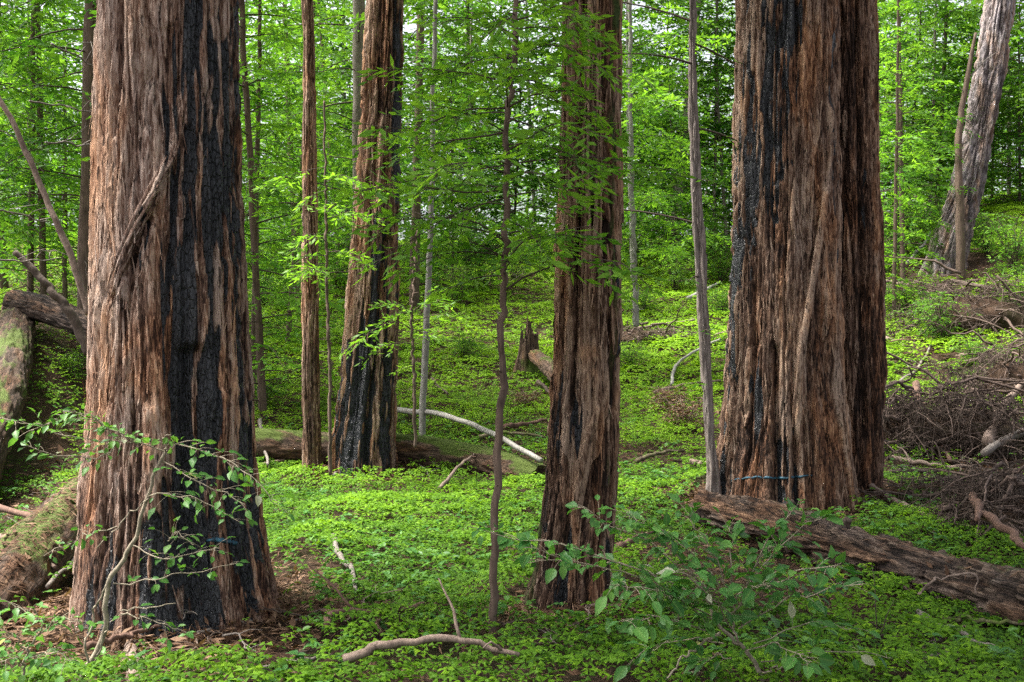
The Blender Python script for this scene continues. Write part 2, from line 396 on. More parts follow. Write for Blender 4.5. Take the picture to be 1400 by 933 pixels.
def big_trunk(mb, prof, Y, ztop, nth, seed, ridges=(), chars=(), tones=(), moss=(), bark=1.0, flute=.06, res=0.0045,
              fk=(6, 15, 50), tone0=.45, slivers=900, roots=.10):
    prof = sorted(prof)                                    # (v, xl, xr)
    V = np.array([p[0] for p in prof], float)
    zc = CZ - (V - CY) / F * Y
    xc = (np.array([(p[1] + p[2]) / 2 for p in prof]) - CX) / F * Y
    rc = np.array([(p[2] - p[1]) / 2 for p in prof]) / F * Y
    zt, zb = zc[0], zc[-1]
    rows = np.concatenate([np.arange(zb - .45, zt + .35, res * 1.0 * 1.6), np.arange(zt + .4, ztop, .12)])
    zs = rows[:, None]
    sl = (xc[0] - xc[1]) / (zc[0] - zc[1]); sr = (rc[0] - rc[1]) / (zc[0] - zc[1])
    o = np.argsort(zc)
    cxr = np.where(rows > zt, xc[0] + sl * (rows - zt), np.interp(rows, zc[o], xc[o]))
    rr = np.where(rows > zt, np.maximum(rc[0] * .3, rc[0] + min(sr, -.004) * (rows - zt)), np.interp(rows, zc[o], rc[o]))
    th = np.arange(nth) * 2 * np.pi / nth
    ct, st = np.cos(th)[None, :], np.sin(th)[None, :]
    hgt = np.clip((zs - zb) / .9, 0, 1)
    Rm = float(np.median(rc))
    # lobes (buttress flutes), stronger at the foot
    lob = fbm(ct * 1.6 + 0 * zs, st * 1.6 + 0 * zs, zs * .22, seed, 2) - .5
    lob2 = noise(ct * 3.2 + 0 * zs, st * 3.2 + 0 * zs, zs * .4, seed + 4) - .5
    r = rr[:, None] * (1 + flute * 2 * lob + (1 - hgt) ** 2 * roots * 2 * lob2)
    x0 = ct * Rm + 0 * zs; y0 = st * Rm + 0 * zs
    wx = .065 * (fbm(x0 * 2.2, y0 * 2.2, zs * .8, seed + 11, 3) - .5)
    wy = .065 * (fbm(x0 * 2.2, y0 * 2.2, zs * .8, seed + 12, 3) - .5)
    k1, k2, k3 = fk
    q = fbm((x0 + wx) * k1, (y0 + wy) * k1, zs * .33, seed + 20, 2)
    lay = q * 6.0; saw = lay - np.floor(lay)                # overlapping strips with stepped edges
    lid = _hash(np.floor(lay).astype(np.int64), np.floor(zs * .35 + 3 * q).astype(np.int64) + 0 * lay.astype(np.int64), np.zeros_like(lay, dtype=np.int64), seed)
    n2 = noise((x0 + wx * 1.5) * k2, (y0 + wy * 1.5) * k2, zs * .9, seed + 30)
    rid = 1 - np.abs(2 * n2 - 1)
    n2b = noise((x0 + wx * 1.5) * k2 * 2, (y0 + wy * 1.5) * k2 * 2, zs * 2.2, seed + 31)
    n3 = noise((x0 + wx) * k3, (y0 + wy) * k3, zs * 5, seed + 40)
    n4 = noise(x0 * k3 * 2, y0 * k3 * 2, zs * 14, seed + 41)
    w2x, w2y = .05 * (noise(x0 * 9, y0 * 9, zs * 3.5, seed + 80) - .5), .05 * (noise(x0 * 9, y0 * 9, zs * 3.5, seed + 81) - .5)
    def crack(k, kz, p, sd):
        return (1 - np.abs(2 * noise((x0 + wx + w2x) * k, (y0 + wy + w2y) * k, zs * kz, sd) - 1)) ** p
    c1, c2, c3 = crack(k1 * 2.0, .55, 7, seed + 82), crack(k2 * 1.9, 2.2, 4, seed + 83), crack(k3 * 1.15, 6.0, 2.5, seed + 84)
    d = bark * (.034 * (q - .5) + .016 * saw ** 1.3 + .012 * (lid - .5) - .036 * c1 - .020 * c2 - .009 * c3 + .012 * (n2b - .5) + .006 * (n3 - .5) + .006 * (n4 - .5))
    px = CX + F * (cxr[:, None] + r * ct) / (Y + r * st)      # where each point of the surface stands in the photograph
    v = CY - F * (zs - CZ) / (Y + r * st)
    front = sstep(-.05, .25, -st) + 0 * zs
    wob = 16 * (fbm(x0 * 6, y0 * 6, zs * 1.3, seed + 50, 3) - .5)
    tone = tone0 + .30 * (saw - .5) + .45 * (lid - .5) + .55 * (n3 - .5) + .35 * (q - .5) + .25 * (n4 - .5)
    for (pts, w, amp, tn) in ridges:
        g = np.exp(-((px + wob * .35 - poly(pts, v)) / w) ** 2) * front
        vmin, vmax = min(p[1] for p in pts), max(p[1] for p in pts)
        g = g * sstep(vmin - 14, vmin + 6, v) * (1 - sstep(vmax - 6, vmax + 14, v))
        d = d + amp * g; tone = tone + tn * g
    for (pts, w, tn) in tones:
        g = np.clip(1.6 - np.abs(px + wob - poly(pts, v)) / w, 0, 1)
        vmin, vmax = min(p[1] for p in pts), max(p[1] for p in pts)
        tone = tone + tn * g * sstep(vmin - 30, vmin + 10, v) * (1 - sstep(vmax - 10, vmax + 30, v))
    ch = np.zeros_like(d)
    st1 = .55 * (fbm(x0 * 13, y0 * 13, zs * .8, seed + 60, 3) - .5) + .65 * (fbm((x0 + wx) * 30, (y0 + wy) * 30, zs * 1.7, seed + 62, 3) - .5)
    st2 = noise(x0 * 40, y0 * 40, zs * 5.0, seed + 61) - .5
    for pts in chars:                                       # (px, v, halfwidth[, strength])
        vv = [p[1] for p in pts]
        c_ = np.interp(v, vv, [p[0] for p in pts]); hw = np.interp(v, vv, [p[2] for p in pts])
        sg = np.interp(v, vv, [p[3] if len(p) > 3 else 1.0 for p in pts])
        e = 1 - np.abs(px + wob * 1.2 - c_) / np.maximum(hw, 1)
        end = sstep(vv[0] - 20, vv[0] + 20, v + 160 * st2) * (1 - sstep(vv[-1] - 20, vv[-1] + 20, v + 160 * st2)) if vv[-1] < 2000 else 1
        mm = np.clip(e * 1.5 + 4.6 * st1 + 2.0 * st2 - .05, -1, 1) * sg * end
        ch = np.maximum(ch, mm)
    ch = np.clip(ch, 0, 1)
    d = d - .016 * bark * sstep(.3, .7, ch) + .008 * bark * sstep(.3, .7, ch) * (noise(x0 * 22, y0 * 22, zs * 9, seed + 70) - .5) + .016 * bark * sstep(.3, .7, ch) * (noise(x0 * 9, y0 * 9, zs * 1.2, seed + 71) - .5)
    mo = np.zeros_like(d)
    for (pts, w, s_) in moss:
        mo = np.maximum(mo, s_ * np.clip(1.5 - np.abs(px + wob - poly(pts, v)) / w, 0, 1) * (1 - ch))
    rad = r + d
    vx = np.stack([cxr[:, None] + rad * ct, Y + rad * st, zs + 0 * ct], -1)
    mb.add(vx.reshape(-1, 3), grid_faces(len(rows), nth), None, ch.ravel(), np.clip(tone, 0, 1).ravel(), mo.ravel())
    # shaggy slivers of loose bark, part of the bark surface
    g2 = np.random.default_rng(seed)
    fine = np.nonzero(rows < zt + .3)[0]
    ii = g2.choice(fine[40:-120] if len(fine) > 400 else fine, slivers); jj = g2.integers(0, nth, slivers)
    ok = ch[ii, jj] < .35
    ii, jj = ii[ok], jj[ok]
    base = vx[ii, jj]; out_d = np.stack([ct[0, jj], st[0, jj], 0 * jj], -1); tan = np.stack([-st[0, jj], ct[0, jj], 0 * jj], -1)
    L = g2.uniform(.04, .20, len(ii)) * (Rm / .4) ** .5; w = g2.uniform(.003, .010, len(ii)); lean = g2.normal(0, .12, len(ii)); up_ = g2.choice([-1, 1], len(ii), p=[.65, .35])
    prev = []
    S = 4
    for k in range(S):
        t = k / (S - 1)
        c_ = base + np.array([0, 0, 1.]) * (up_ * L * t)[:, None] + tan * (lean * L * t)[:, None] + out_d * (.002 + g2.uniform(.25, 1, len(ii)) * .022 * t ** 2)[:, None]
        hw = (w * (1 - .75 * t))[:, None]
        prev.append(np.stack([c_ - tan * hw, c_ + tan * hw], 1))
    vv = np.stack(prev, 1).reshape(-1, 3)
    bf = np.array([[0, 1, 3, 2], [2, 3, 5, 4], [4, 5, 7, 6]])
    ff = (bf[None] + (np.arange(len(ii)) * 8)[:, None, None]).reshape(-1, 4)
    tn = np.clip(tone[ii, jj] + g2.uniform(-.1, .35, len(ii)), 0, 1)
    mb.add(vv, ff, None, 0., np.repeat(tn, 8), 0.)
    m_ = vx.reshape(-1, 3); m_ = m_[m_[:, 1] < Y - .02]
    return m_

def on_trunk(sf, px, v):
    a = CX + F * sf[:, 0] / sf[:, 1]; b = CY - F * (sf[:, 2] - CZ) / sf[:, 1]
    return sf[np.argmin((a - px) ** 2 + (b - v) ** 2)]
def paint_band(root, pts, sf, th):
    q = resample(np.array(pts, float), 26); mb = MB()
    path = np.array([on_trunk(sf, a, b) for a, b in q]); path[:, 1] += .002
    rad = th / F * path[:, 1].mean() * (.35 + 1.1 * noise(np.arange(26) * .9, 0, .5, 3)) * np.sin(np.linspace(.25, np.pi - .25, 26)) ** .4
    tube(mb, path, list(rad), n=26, seg=7)
    return build_child(mb, 'paint_mark', M_PAINT, root)

# --- A: the big burned redwood at left
ta = empty('redwood_tree', (-1.95, 6.3, 0)); ta['label'] = 'massive redwood at left with charred black right half and pale shaggy bark on its left'; ta['category'] = 'tree'
def world_child(mb, name, mat, root):
    o = mb.build(name, mat, root)
    o.matrix_parent_inverse = root.matrix_world.inverted() if False else o.matrix_parent_inverse
    return o
def build_child(mb, name, mat, root, smooth=True):
    o = mb.build(name, mat, None, smooth)
    me = o.data
    l = np.array(root.location)
    n = len(me.vertices); a = np.empty(n * 3, np.float32); me.vertices.foreach_get('co', a)
    a = (a.reshape(-1, 3) - l).astype(np.float32); me.vertices.foreach_set('co', a.ravel()); me.update()
    o.parent = root
    return o
mb = MB()
SA = big_trunk(mb, [(-5, 138, 325), (120, 135, 328), (250, 132, 331), (400, 129, 336), (520, 127, 342), (640, 122, 348), (720, 119, 358), (790, 114, 370), (840, 108, 384), (875, 98, 396), (905, 78, 420)],
          6.3, 14, 520, 101,
          ridges=[([(162, 0), (158, 110), (150, 180)], 5, -.055, -.3), ([(176, 0), (180, 60), (183, 90)], 6, .03, .5),
                  ([(240, 150), (238, 210), (205, 280), (180, 330), (158, 400)], 8, .045, .25), ([(232, 200), (215, 262), (190, 300)], 4, .03, .5),
                  ([(200, 300), (175, 360), (150, 410)], 7, -.05, -.5), ([(168, 420), (160, 520), (158, 640)], 5, -.035, -.3),
                  ([(232, 40), (234, 200), (230, 420), (238, 600), (245, 850)], 10, -.045, 0),
                  ([(262, 480), (258, 640), (265, 860)], 16, -.10, 0), ([(300, 540), (292, 700), (300, 860)], 14, .035, .0),
                  ([(205, 560), (200, 860)], 10, .03, .1), ([(345, 640), (352, 870)], 9, -.03, 0)],
          chars=[[(260, -20, 25), (256, 150, 29), (254, 260, 34), (256, 400, 38), (256, 520, 34), (262, 640, 36), (262, 760, 38), (258, 880, 44)],
                 [(312, -20, 24), (312, 160, 24), (306, 300, 28), (310, 390, 16)],
                 [(292, 330, 14), (288, 520, 20), (278, 650, 18)], [(284, 40, 6), (286, 200, 7), (284, 330, 8)], [(320, 380, 12, .9), (330, 600, 16, .95), (340, 760, 18, .95), (350, 880, 16)],
                 [(205, 270, 6), (202, 330, 8), (192, 365, 4)], [(150, 700, 10, .5), (140, 800, 22, .7), (130, 890, 30, .8)], [(220, 680, 16, .8), (222, 760, 40, .85), (222, 890, 70, .9)]],
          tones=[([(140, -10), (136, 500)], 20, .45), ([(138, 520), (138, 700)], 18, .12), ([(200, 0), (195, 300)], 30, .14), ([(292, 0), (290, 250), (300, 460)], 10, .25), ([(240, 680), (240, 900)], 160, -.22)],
          flute=.05, slivers=1800, tone0=.50)
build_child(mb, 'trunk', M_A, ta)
def strip_part(root, pts, Y, sf, w, n=26, seed=0, tone=.6, mat=M_A, lift=.02):
    """a loose strip of bark, ribbon with thickness, lying along the trunk face"""
    mb = MB(); qq = resample(np.array(pts, float), n); path = np.array([on_trunk(sf, a, b) for a, b, dz in qq])
    k_ = np.ones(5) / 5; path = np.stack([np.convolve(np.pad(path[:, i], 2, 'edge'), k_, 'valid') for i in range(3)], 1)
    path[:, 1] -= lift * .4 + qq[:, 2]
    rad = w / F * Y * (np.sin(np.linspace(.12, np.pi - .05, n)) ** .5)
    t, s, u = frames(path); s = np.tile([1., 0, 0], (n, 1)); s = nrm(s - t * (s * t).sum(1)[:, None]); u = np.cross(s, t)
    k = np.array([(-1, 0), (-.5, .28), (.5, .32), (1, 0), (.4, -.25), (-.5, -.2)])
    jit = 1 + .5 * (noise(np.arange(n)[:, None] * .9, np.arange(6)[None] * 3.3, .5, seed) - .5)
    v = path[:, None] + rad[:, None, None] * (s[:, None] * (k[None, :, 0:1]) + u[:, None] * k[None, :, 1:2]) * jit[:, :, None]
    mb.add(v.reshape(-1, 3), grid_faces(n, 6), None, 0., np.clip(tone + .4 * (noise(np.arange(n * 6) * .4, 0, 0, seed) - .5), 0, 1), 0.)
    return build_child(mb, 'bark_strip', mat, root)
gs = np.random.default_rng(5)
for k in range(9):
    main = np.array([(241, 150), (238, 205), (212, 268), (184, 325), (160, 392), (150, 430)], float)
    a_, b_ = sorted(gs.choice(6, 2, replace=False)); b_ = max(b_, min(a_ + 2, 5)); a_ = min(a_, b_ - 2)
    off = gs.uniform(-9, 9)
    strip_part(ta, [(p_[0] + off + gs.normal(0, 2), p_[1] + gs.normal(0, 6), .012 * q_) for q_, p_ in enumerate(main[a_:b_ + 1])], 6.3, SA, gs.uniform(1.6, 3.2), seed=k, tone=gs.uniform(.35, .75))
for k, (pts, w) in enumerate([([(178, 5, 0), (181, 40, .01), (183, 82, .02)], 3), ([(168, 420, 0), (172, 500, .01), (169, 560, .01)], 2.5), ([(200, 430, 0), (205, 490, .01), (203, 540, .02)], 2.2), ([(250, 265, -.01), (253, 295, .01), (247, 302, .03)], 2.5)]):
    strip_part(ta, pts, 6.3, SA, w, seed=20 + k, tone=.65)
paint_band(ta, [(282, 740), (300, 739), (316, 742), (328, 744)], SA, 3.6)

# --- B: leaning charred redwood
tb = empty('redwood_tree', (-1.5, 12.9, 0)); tag(tb, 'leaning redwood in the middle distance with a charred black fork at its foot', 'tree')
mb = MB()
big_trunk(mb, [(-5, 502, 552), (150, 493, 550), (300, 482, 548), (420, 473, 546), (520, 464, 543), (600, 454, 541), (640, 450, 543), (675, 440, 548)],
          13.0, 22, 300, 203, ridges=[([(530, 330), (522, 420), (505, 560), (500, 660)], 5, -.09, 0), ([(541, 0), (544, 300)], 4, -.05, 0), ([(520, 0), (512, 260)], 3, -.04, -.2)],
          chars=[[(546, -20, 6), (545, 200, 7), (546, 330, 5), (544, 430, 4)], [(524, 330, 9), (514, 430, 18), (496, 490, 38), (486, 560, 46), (480, 690, 54)], [(536, 470, 4, .7), (532, 660, 9, .8)]],
          tones=[([(505, 0), (500, 300)], 20, .2), ([(518, 560), (515, 660)], 7, .22)], flute=.06, slivers=500, res=.008, fk=(6, 13, 34), tone0=.52, bark=1.25)
build_child(mb, 'trunk', M_B, tb)

# --- C: slim straight redwood
def slim_tree(name, label, prof, Y, H, mat, seed, bark=.6, nth=90, cat='tree', fk=(9, 24, 60), tone0=.5):
    v = max(p[0] for p in prof); mid = [p for p in prof if p[0] == v][0]
    x = ((mid[1] + mid[2]) / 2 - CX) / F * Y
    root = empty(name, (x, Y, float(gz(x, Y)))); tag(root, label, cat)
    mb = MB(); big_trunk(mb, prof, Y, H, nth, seed, bark=bark, slivers=120, res=.02, fk=fk, flute=.04, tone0=tone0)
    build_child(mb, 'trunk', mat, root)
    return root
tc_ = slim_tree('redwood_tree', 'slim straight redwood trunk standing beside the leaning charred redwood', [(-5, 411, 428), (60, 413, 430), (300, 413, 434), (500, 413, 437), (640, 413, 440), (680, 410, 444)], 12.8, 18, M_B, 303, .7)

# --- D: the middle redwood
td = empty('redwood_tree', (.47, 6.6, 0)); tag(td, 'middle redwood with brown ridged bark and a small burn scar low down', 'tree')
mb = MB()
SD = big_trunk(mb, [(-5, 771, 848), (150, 767, 849), (300, 762, 850), (420, 757, 849), (540, 750, 847), (620, 745, 845), (720, 736, 840), (780, 727, 836), (825, 712, 836), (870, 694, 842)],
          6.6, 14, 340, 404, ridges=[([(826, 0), (828, 200), (833, 430), (840, 560)], 4, -.035, -.3), ([(815, 560), (800, 620), (790, 690)], 6, .03, .35), ([(798, 0), (790, 300), (780, 560)], 4, -.03, -.3),
                  ([(838, 330), (845, 480)], 4, .025, .3), ([(768, 250), (764, 600), (750, 800)], 4, -.02, -.2), ([(775, 700), (765, 850)], 6, -.04, -.2)],
          chars=[[(786, 540, 6, .9), (786, 590, 10), (784, 640, 5)], [(846, 380, 3), (844, 520, 4)], [(765, 560, 5), (762, 640, 6)], [(776, 740, 6, .8), (765, 870, 12)], [(742, 660, 4, .6), (738, 760, 5, .7)], [(835, 700, 6, .7), (830, 870, 8, .8)]],
          tones=[([(800, -10), (800, 200)], 30, .2), ([(775, 300), (765, 540)], 9, .25), ([(760, 700), (750, 860)], 90, -.08)], moss=[([(728, 790), (716, 860)], 14, .55), ([(842, 430), (835, 640)], 3, .6)],
          flute=.06, slivers=1000, fk=(8, 20, 60), tone0=.48, bark=.9)
build_child(mb, 'trunk', M_D, td)
strip_part(td, [(816, 555, 0), (800, 610, .02), (788, 680, .01), (784, 720, 0)], 6.6, SD, 4, seed=21, tone=.7, mat=M_D)
strip_part(td, [(830, 330, 0), (836, 420, .01), (842, 520, .0)], 6.6, SD, 2.5, seed=22, tone=.75, mat=M_D)

# --- E: twin redwood at right
te = empty('redwood_tree', (2.75, 10.6, 0)); tag(te, 'twin-stemmed redwood at right with black burn patches and a blue line round its foot', 'tree')
mb = MB()
SE = big_trunk(mb, [(-5, 1007, 1146), (200, 1003, 1146), (400, 997, 1148), (520, 991, 1152), (600, 984, 1158), (650, 976, 1164), (700, 968, 1172), (745, 958, 1182)],
          10.5, 18, 420, 505, ridges=[([(1136, 150), (1118, 330), (1095, 480), (1082, 600)], 5, .04, .4), ([(1060, 480), (1063, 690)], 6, -.09, -.1), ([(1083, 540), (1090, 690)], 5, -.06, -.1),
                  ([(1128, 400), (1146, 520), (1160, 700)], 7, .05, .2), ([(1030, 330), (1022, 650)], 4, -.03, -.1), ([(1090, 0), (1095, 250)], 4, -.04, -.2)],
          chars=[[(1062, -30, 36), (1056, 60, 34), (1048, 140, 28), (1049, 220, 26), (1052, 285, 14)], [(1082, -20, 20), (1080, 80, 14)], [(1036, 20, 15), (1030, 90, 13)], [(1026, 160, 15), (1024, 280, 19), (1020, 340, 11)],
                 [(1003, 250, 6), (1000, 480, 8), (996, 540, 10, .8)], [(1030, 470, 6, .8), (1032, 560, 12), (1030, 600, 7)], [(1066, 580, 5, .9), (1066, 720, 10)], [(1088, 610, 4, .8), (1092, 720, 10)], [(985, 620, 8), (980, 760, 12)], [(1141, 0, 4, .9), (1144, 260, 4), (1146, 330, 3)]],
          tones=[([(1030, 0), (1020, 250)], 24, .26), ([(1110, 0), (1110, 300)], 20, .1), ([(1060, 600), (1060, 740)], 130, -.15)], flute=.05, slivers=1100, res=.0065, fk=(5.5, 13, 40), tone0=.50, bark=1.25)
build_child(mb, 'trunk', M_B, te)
mb = MB()
big_trunk(mb, [(-5, 1128, 1199), (200, 1128, 1203), (400, 1130, 1208), (520, 1132, 1209), (620, 1138, 1207), (690, 1140, 1205), (730, 1136, 1210)],
          10.85, 18, 260, 606, ridges=[([(1172, 0), (1176, 300), (1180, 600)], 4, -.05, -.2), ([(1186, 250), (1178, 330)], 6, -.03, -.2)],
          chars=[[(1143, -20, 5), (1144, 200, 4), (1148, 330, 5), (1150, 380, 3)], [(1182, 270, 6), (1184, 310, 4)]], tones=[([(1160, 400), (1170, 690)], 40, -.18)], flute=.05, slivers=500, res=.0065, fk=(6, 15, 42), tone0=.44, bark=1.2)
build_child(mb, 'trunk', M_B, te)
strip_part(te, [(1138, 175, 0), (1122, 310, .03), (1098, 460, .03), (1082, 590, .0)], 10.5, SE, 5, n=40, seed=31, tone=.72, mat=M_B)
strip_part(te, [(1086, 240, 0), (1081, 300, .05), (1088, 330, .02)], 10.5, SE, 3, seed=32, tone=.8, mat=M_B)
paint_band(te, [(1000, 657), (1030, 653), (1060, 654), (1085, 653), (1110, 650)], SE, 1.9)

# --- F: leaning grey fir upslope at right
tf = empty('fir_tree', (10.3, 25.5, 3)); tag(tf, 'leaning grey fir with deeply furrowed pale bark upslope at right', 'tree')
mb = MB()
big_trunk(mb, [(-5, 1349, 1386), (100, 1335, 1373), (200, 1314, 1356), (270, 1295, 1342), (320, 1276, 1330), (360, 1262, 1322), (395, 1250, 1326)],
          25.5, 30, 220, 707, bark=2.6, slivers=150, res=.02, fk=(3.5, 7, 16), tone0=.58, flute=.05,
          moss=[([(1275, 330), (1268, 390)], 10, .7)])
build_child(mb, 'trunk', M_F, tf)
sn = empty('dead_snag', at(1313, 385)); tag(sn, 'thin dead snag with broken twigs leaning against the grey fir', 'dead tree')
Ys = float(sn.location.y) if sn.location.y < 26 else 24.5
mb = MB(); tube(mb, [P(1314, 392, Ys), P(1312, 280, Ys), P(1311, 190, Ys), P(1322, 110, Ys), P(1334, 45, Ys)], [.10, .085, .075, .06, .03], n=30, seg=10, wob=.06, seed=3, bark=.2)
build_child(mb, 'trunk', M_THIN, sn)
for pts in [[(1322, 110), (1345, 85), (1365, 70)], [(1312, 160), (1325, 168), (1336, 182)], [(1314, 135), (1320, 130), (1312, 120)], [(1313, 200), (1326, 190), (1320, 176)]]:
    mb = MB(); tube(mb, [P(a, b, Ys - .02 * i) for i, (a, b) in enumerate(pts)], .022, .006, n=8, seg=5, wob=.05, seed=int(pts[0][0]))
    build_child(mb, 'dead_twig', M_GREYST, sn)

# ------------------------------------------------------------------ foliage machinery
def twig_leaves(mb, start, d, ln, up, step, leaf, lw, g, tone, drop=.15, c=0., flat=.55, spread=.62):
    n = np.maximum((ln / step).astype(int), 3)
    idx = np.repeat(np.arange(len(ln)), n)
    k = np.arange(len(idx)) - np.repeat(np.cumsum(n) - n, n)
    t = (k + .6) / n[idx]
    p = start[idx] + d[idx] * (t * ln[idx])[:, None]
    p[:, 2] -= drop * ln[idx] * t ** 2
    side = nrm(np.cross(d, up))[idx]
    sg = np.where(k % 2 == 0, 1., -1.)
    last = k == n[idx] - 1
    dd = d[idx] * .62 + side * (sg * spread)[:, None] + g.normal(0, .22, (len(idx), 3))
    dd[last] = d[idx][last]
    uu = up[idx] + g.normal(0, flat, (len(idx), 3))
    sc = (.75 + .5 * np.sin(np.pi * np.clip(t, .1, .95))) * g.uniform(.75, 1.2, len(idx))
    rnd = np.clip(tone[idx] + g.normal(0, .14, len(idx)) + .12 * t, 0, 1); sc = sc * (.8 + .45 * tone[idx])
    leaves(mb, p, dd, uu, leaf * sc, lw * sc, rnd, c=c)

def limb_path(p0, az, el, L, droop, g, n=7):
    t = np.linspace(0, 1, n)[:, None]
    d = np.array([math.cos(az) * math.cos(el), math.sin(az) * math.cos(el), math.sin(el)])
    side = np.array([-math.sin(az), math.cos(az), 0])
    return p0 + d * L * t + np.array([0, 0, -1.]) * droop * L * t ** 2 + side * g.normal(0, .10) * L * t ** 2

def dress_limb(path, L, mbb, mbl, g, leaf, lw, gap, tl=.42, start=.18, r=.012, twig_r=0., tone=.5, drop=.2, step=.4, seg=4):
    n = len(path)
    tube(mbb, path, r, r * .25, n=n, seg=seg, wob=.03 * L, seed=int(g.integers(1e6)), cap=False)
    nt = max(int(L * (1 - start) / gap), 3)
    t = np.linspace(start, 1, nt) + g.normal(0, .01, nt); t = np.clip(t, 0, 1)
    f = t * (n - 1); k = np.minimum(f.astype(int), n - 2); fr = (f - k)[:, None]
    p = path[k] * (1 - fr) + path[k + 1] * fr
    dr = nrm(path[k + 1] - path[k])
    sd = nrm(np.cross(dr, [0, 0, 1.])); sg = np.where(np.arange(nt) % 2 == 0, 1., -1.)
    d = nrm(dr * .65 + sd * (sg * .8)[:, None] + g.normal(0, .26, (nt, 3)) - [0, 0, .18])
    d[-1] = dr[-1]
    ln = tl * (L ** .6) * np.sin(np.pi * np.clip(.18 + .80 * t, 0, .97)) ** .7 * g.uniform(.6, 1.15, nt) + .04
    up = np.tile([0, 0, 1.], (nt, 1)) + g.normal(0, .22, (nt, 3))
    tn = np.clip(tone + g.normal(0, .16, nt), 0, 1)
    if twig_r:
        for i in range(nt):
            q = np.stack([p[i], p[i] + d[i] * ln[i] * .5 - [0, 0, drop * ln[i] * .25], p[i] + d[i] * ln[i] - [0, 0, drop * ln[i]]])
            tube(mbb, q, twig_r, twig_r * .4, n=4, seg=3, cap=False)
    twig_leaves(mbl, p, d, ln, nrm(up), leaf * step, leaf, lw, g, tn, drop=drop)

def conifer(name, seed, H, r0, zb, Lmax, nl, leaf, lw, gap, mat=M_NEEDLE, tmat=M_THIN, droop=.25, shape=.8, tl=.42, lean=0., step=.4, dead=6, tone=.45):
    g = np.random.default_rng(seed)
    root = empty(name, (0, 0, 0))
    mt, mbb, mbl = MB(), MB(), MB()
    sway = g.normal(0, .012 * H, 2)
    tp = [np.array([lean * s * H + sway[0] * math.sin(3 * s), sway[1] * math.sin(2.3 * s), s * H]) for s in np.linspace(0, 1, 8)]
    tp[0] = tp[0] - [0, 0, .3]
    tp_r = [r0 * 1.25, r0, r0 * .92, r0 * .8, r0 * .66, r0 * .5, r0 * .3, .012]
    path = tube(mt, tp, tp_r, n=60, seg=12, wob=.04, seed=seed, bark=.14)
    mt.build('trunk', tmat, root)
    az = g.uniform(0, 6.28)
    for i in range(nl):
        u = (i + g.uniform(0, 1)) / nl
        z = zb + (H * .97 - zb) * u
        az += 2.4 + g.normal(0, .5)
        L = Lmax * ((1 - u) ** shape * .8 + .2) * g.uniform(.55, 1.12) * min(1, .55 + u * 3)
        k = np.argmin(np.abs(path[:, 2] - z)); p0 = path[k].copy(); p0[2] = z
        pth = limb_path(p0, az, g.normal(.10, .16) + .35 * u, L, droop * g.uniform(.5, 1.5), g)
        dress_limb(pth, L, mbb, mbl, g, leaf, lw, gap, tl=tl, r=.005 + .0045 * L, tone=np.clip(tone + g.normal(0, .13), 0, 1), step=step)
    for i in range(dead):                                   # bare dead lower limbs
        z = g.uniform(.15, 1.0) * zb; az += 2.1
        k = np.argmin(np.abs(path[:, 2] - z)); p0 = path[k].copy(); p0[2] = z
        L = g.uniform(.3, .8) * Lmax * .8
        tube(mbb, limb_path(p0, az, g.normal(.1, .2), L, .3, g), .008 + .004 * L, .003, n=8, seg=4, wob=.1 * L, seed=seed + i, cap=False)
    mbb.build('branches', M_TWIG, root); mbl.build('crown', mat, root, smooth=False)
    return root

def bush(name, seed, Hh, spread, ns, leaf, lw, mat, stem=M_TWIG, tone=.5, nb=7, step=.5, dead=0.):
    g = np.random.default_rng(seed); root = empty(name, (0, 0, 0)); mbb, mbl = MB(), MB()
    for s in range(ns):
        az = g.uniform(0, 6.28); rad = spread * g.uniform(.15, 1) ; h = Hh * g.uniform(.55, 1.05)
        top = np.array([math.cos(az) * rad, math.sin(az) * rad, h])
        pts = np.array([[0, 0, -.08], top * [.25, .25, .45], top * [.6, .6, .8], top])
        path = resample(pts, 9); tube(mbb, path, .006 + .004 * Hh, .003, n=9, seg=4, wob=.04, seed=seed + s, cap=False)
        for j in range(nb):
            t = .25 + .75 * (j + g.uniform(0, 1)) / nb; p = path[min(int(t * 8), 8)]
            a2 = g.uniform(0, 6.28); L = spread * g.uniform(.25, .6)
            pp = limb_path(p, a2, g.normal(.15, .25), L, .2, g, 5)
            dress_limb(pp, L, mbb, mbl, g, leaf, lw, leaf * 1.1, tl=.25, start=.1, r=.004, tone=np.clip(tone + g.normal(0, .15), 0, 1), step=step)
    mbb.build('stems', stem, root); o = mbl.build('leaves', mat, root, smooth=False)
    return root

def shade_crown(root, x, y, z0, z1, L, seed, nl=44):  # unseen crowns above the view, added and widened to shade the foreground
    g = np.random.default_rng(seed); mbb, mbl = MB(), MB(); az = 0
    for i in range(nl):
        u = (i + g.uniform(0, 1)) / nl; az += 2.4 + g.normal(0, .4); l = L * (1 - .6 * u) * g.uniform(.6, 1.1)
        pth = limb_path(np.array([x, y, z0 + (z1 - z0) * u]), az, g.normal(.25, .12), l, .25, g)
        dress_limb(pth, l, mbb, mbl, g, .24, .10, .17, tl=.6, r=.012 + .008 * l, tone=.45)
    build_child(mbb, 'branches', M_TWIG, root); build_child(mbl, 'crown', M_NEEDLE, root, smooth=False)
shade_crown(ta, -1.8, 6.3, 8.0, 13.8, 6.0, 1, 84); shade_crown(td, .45, 6.6, 8.6, 14.5, 6.0, 2, 60); shade_crown(te, 2.7, 10.6, 9.0, 17.5, 4.6, 3, 56)
shade_crown(tb, -1.2, 13, 9, 21, 3.2, 4)

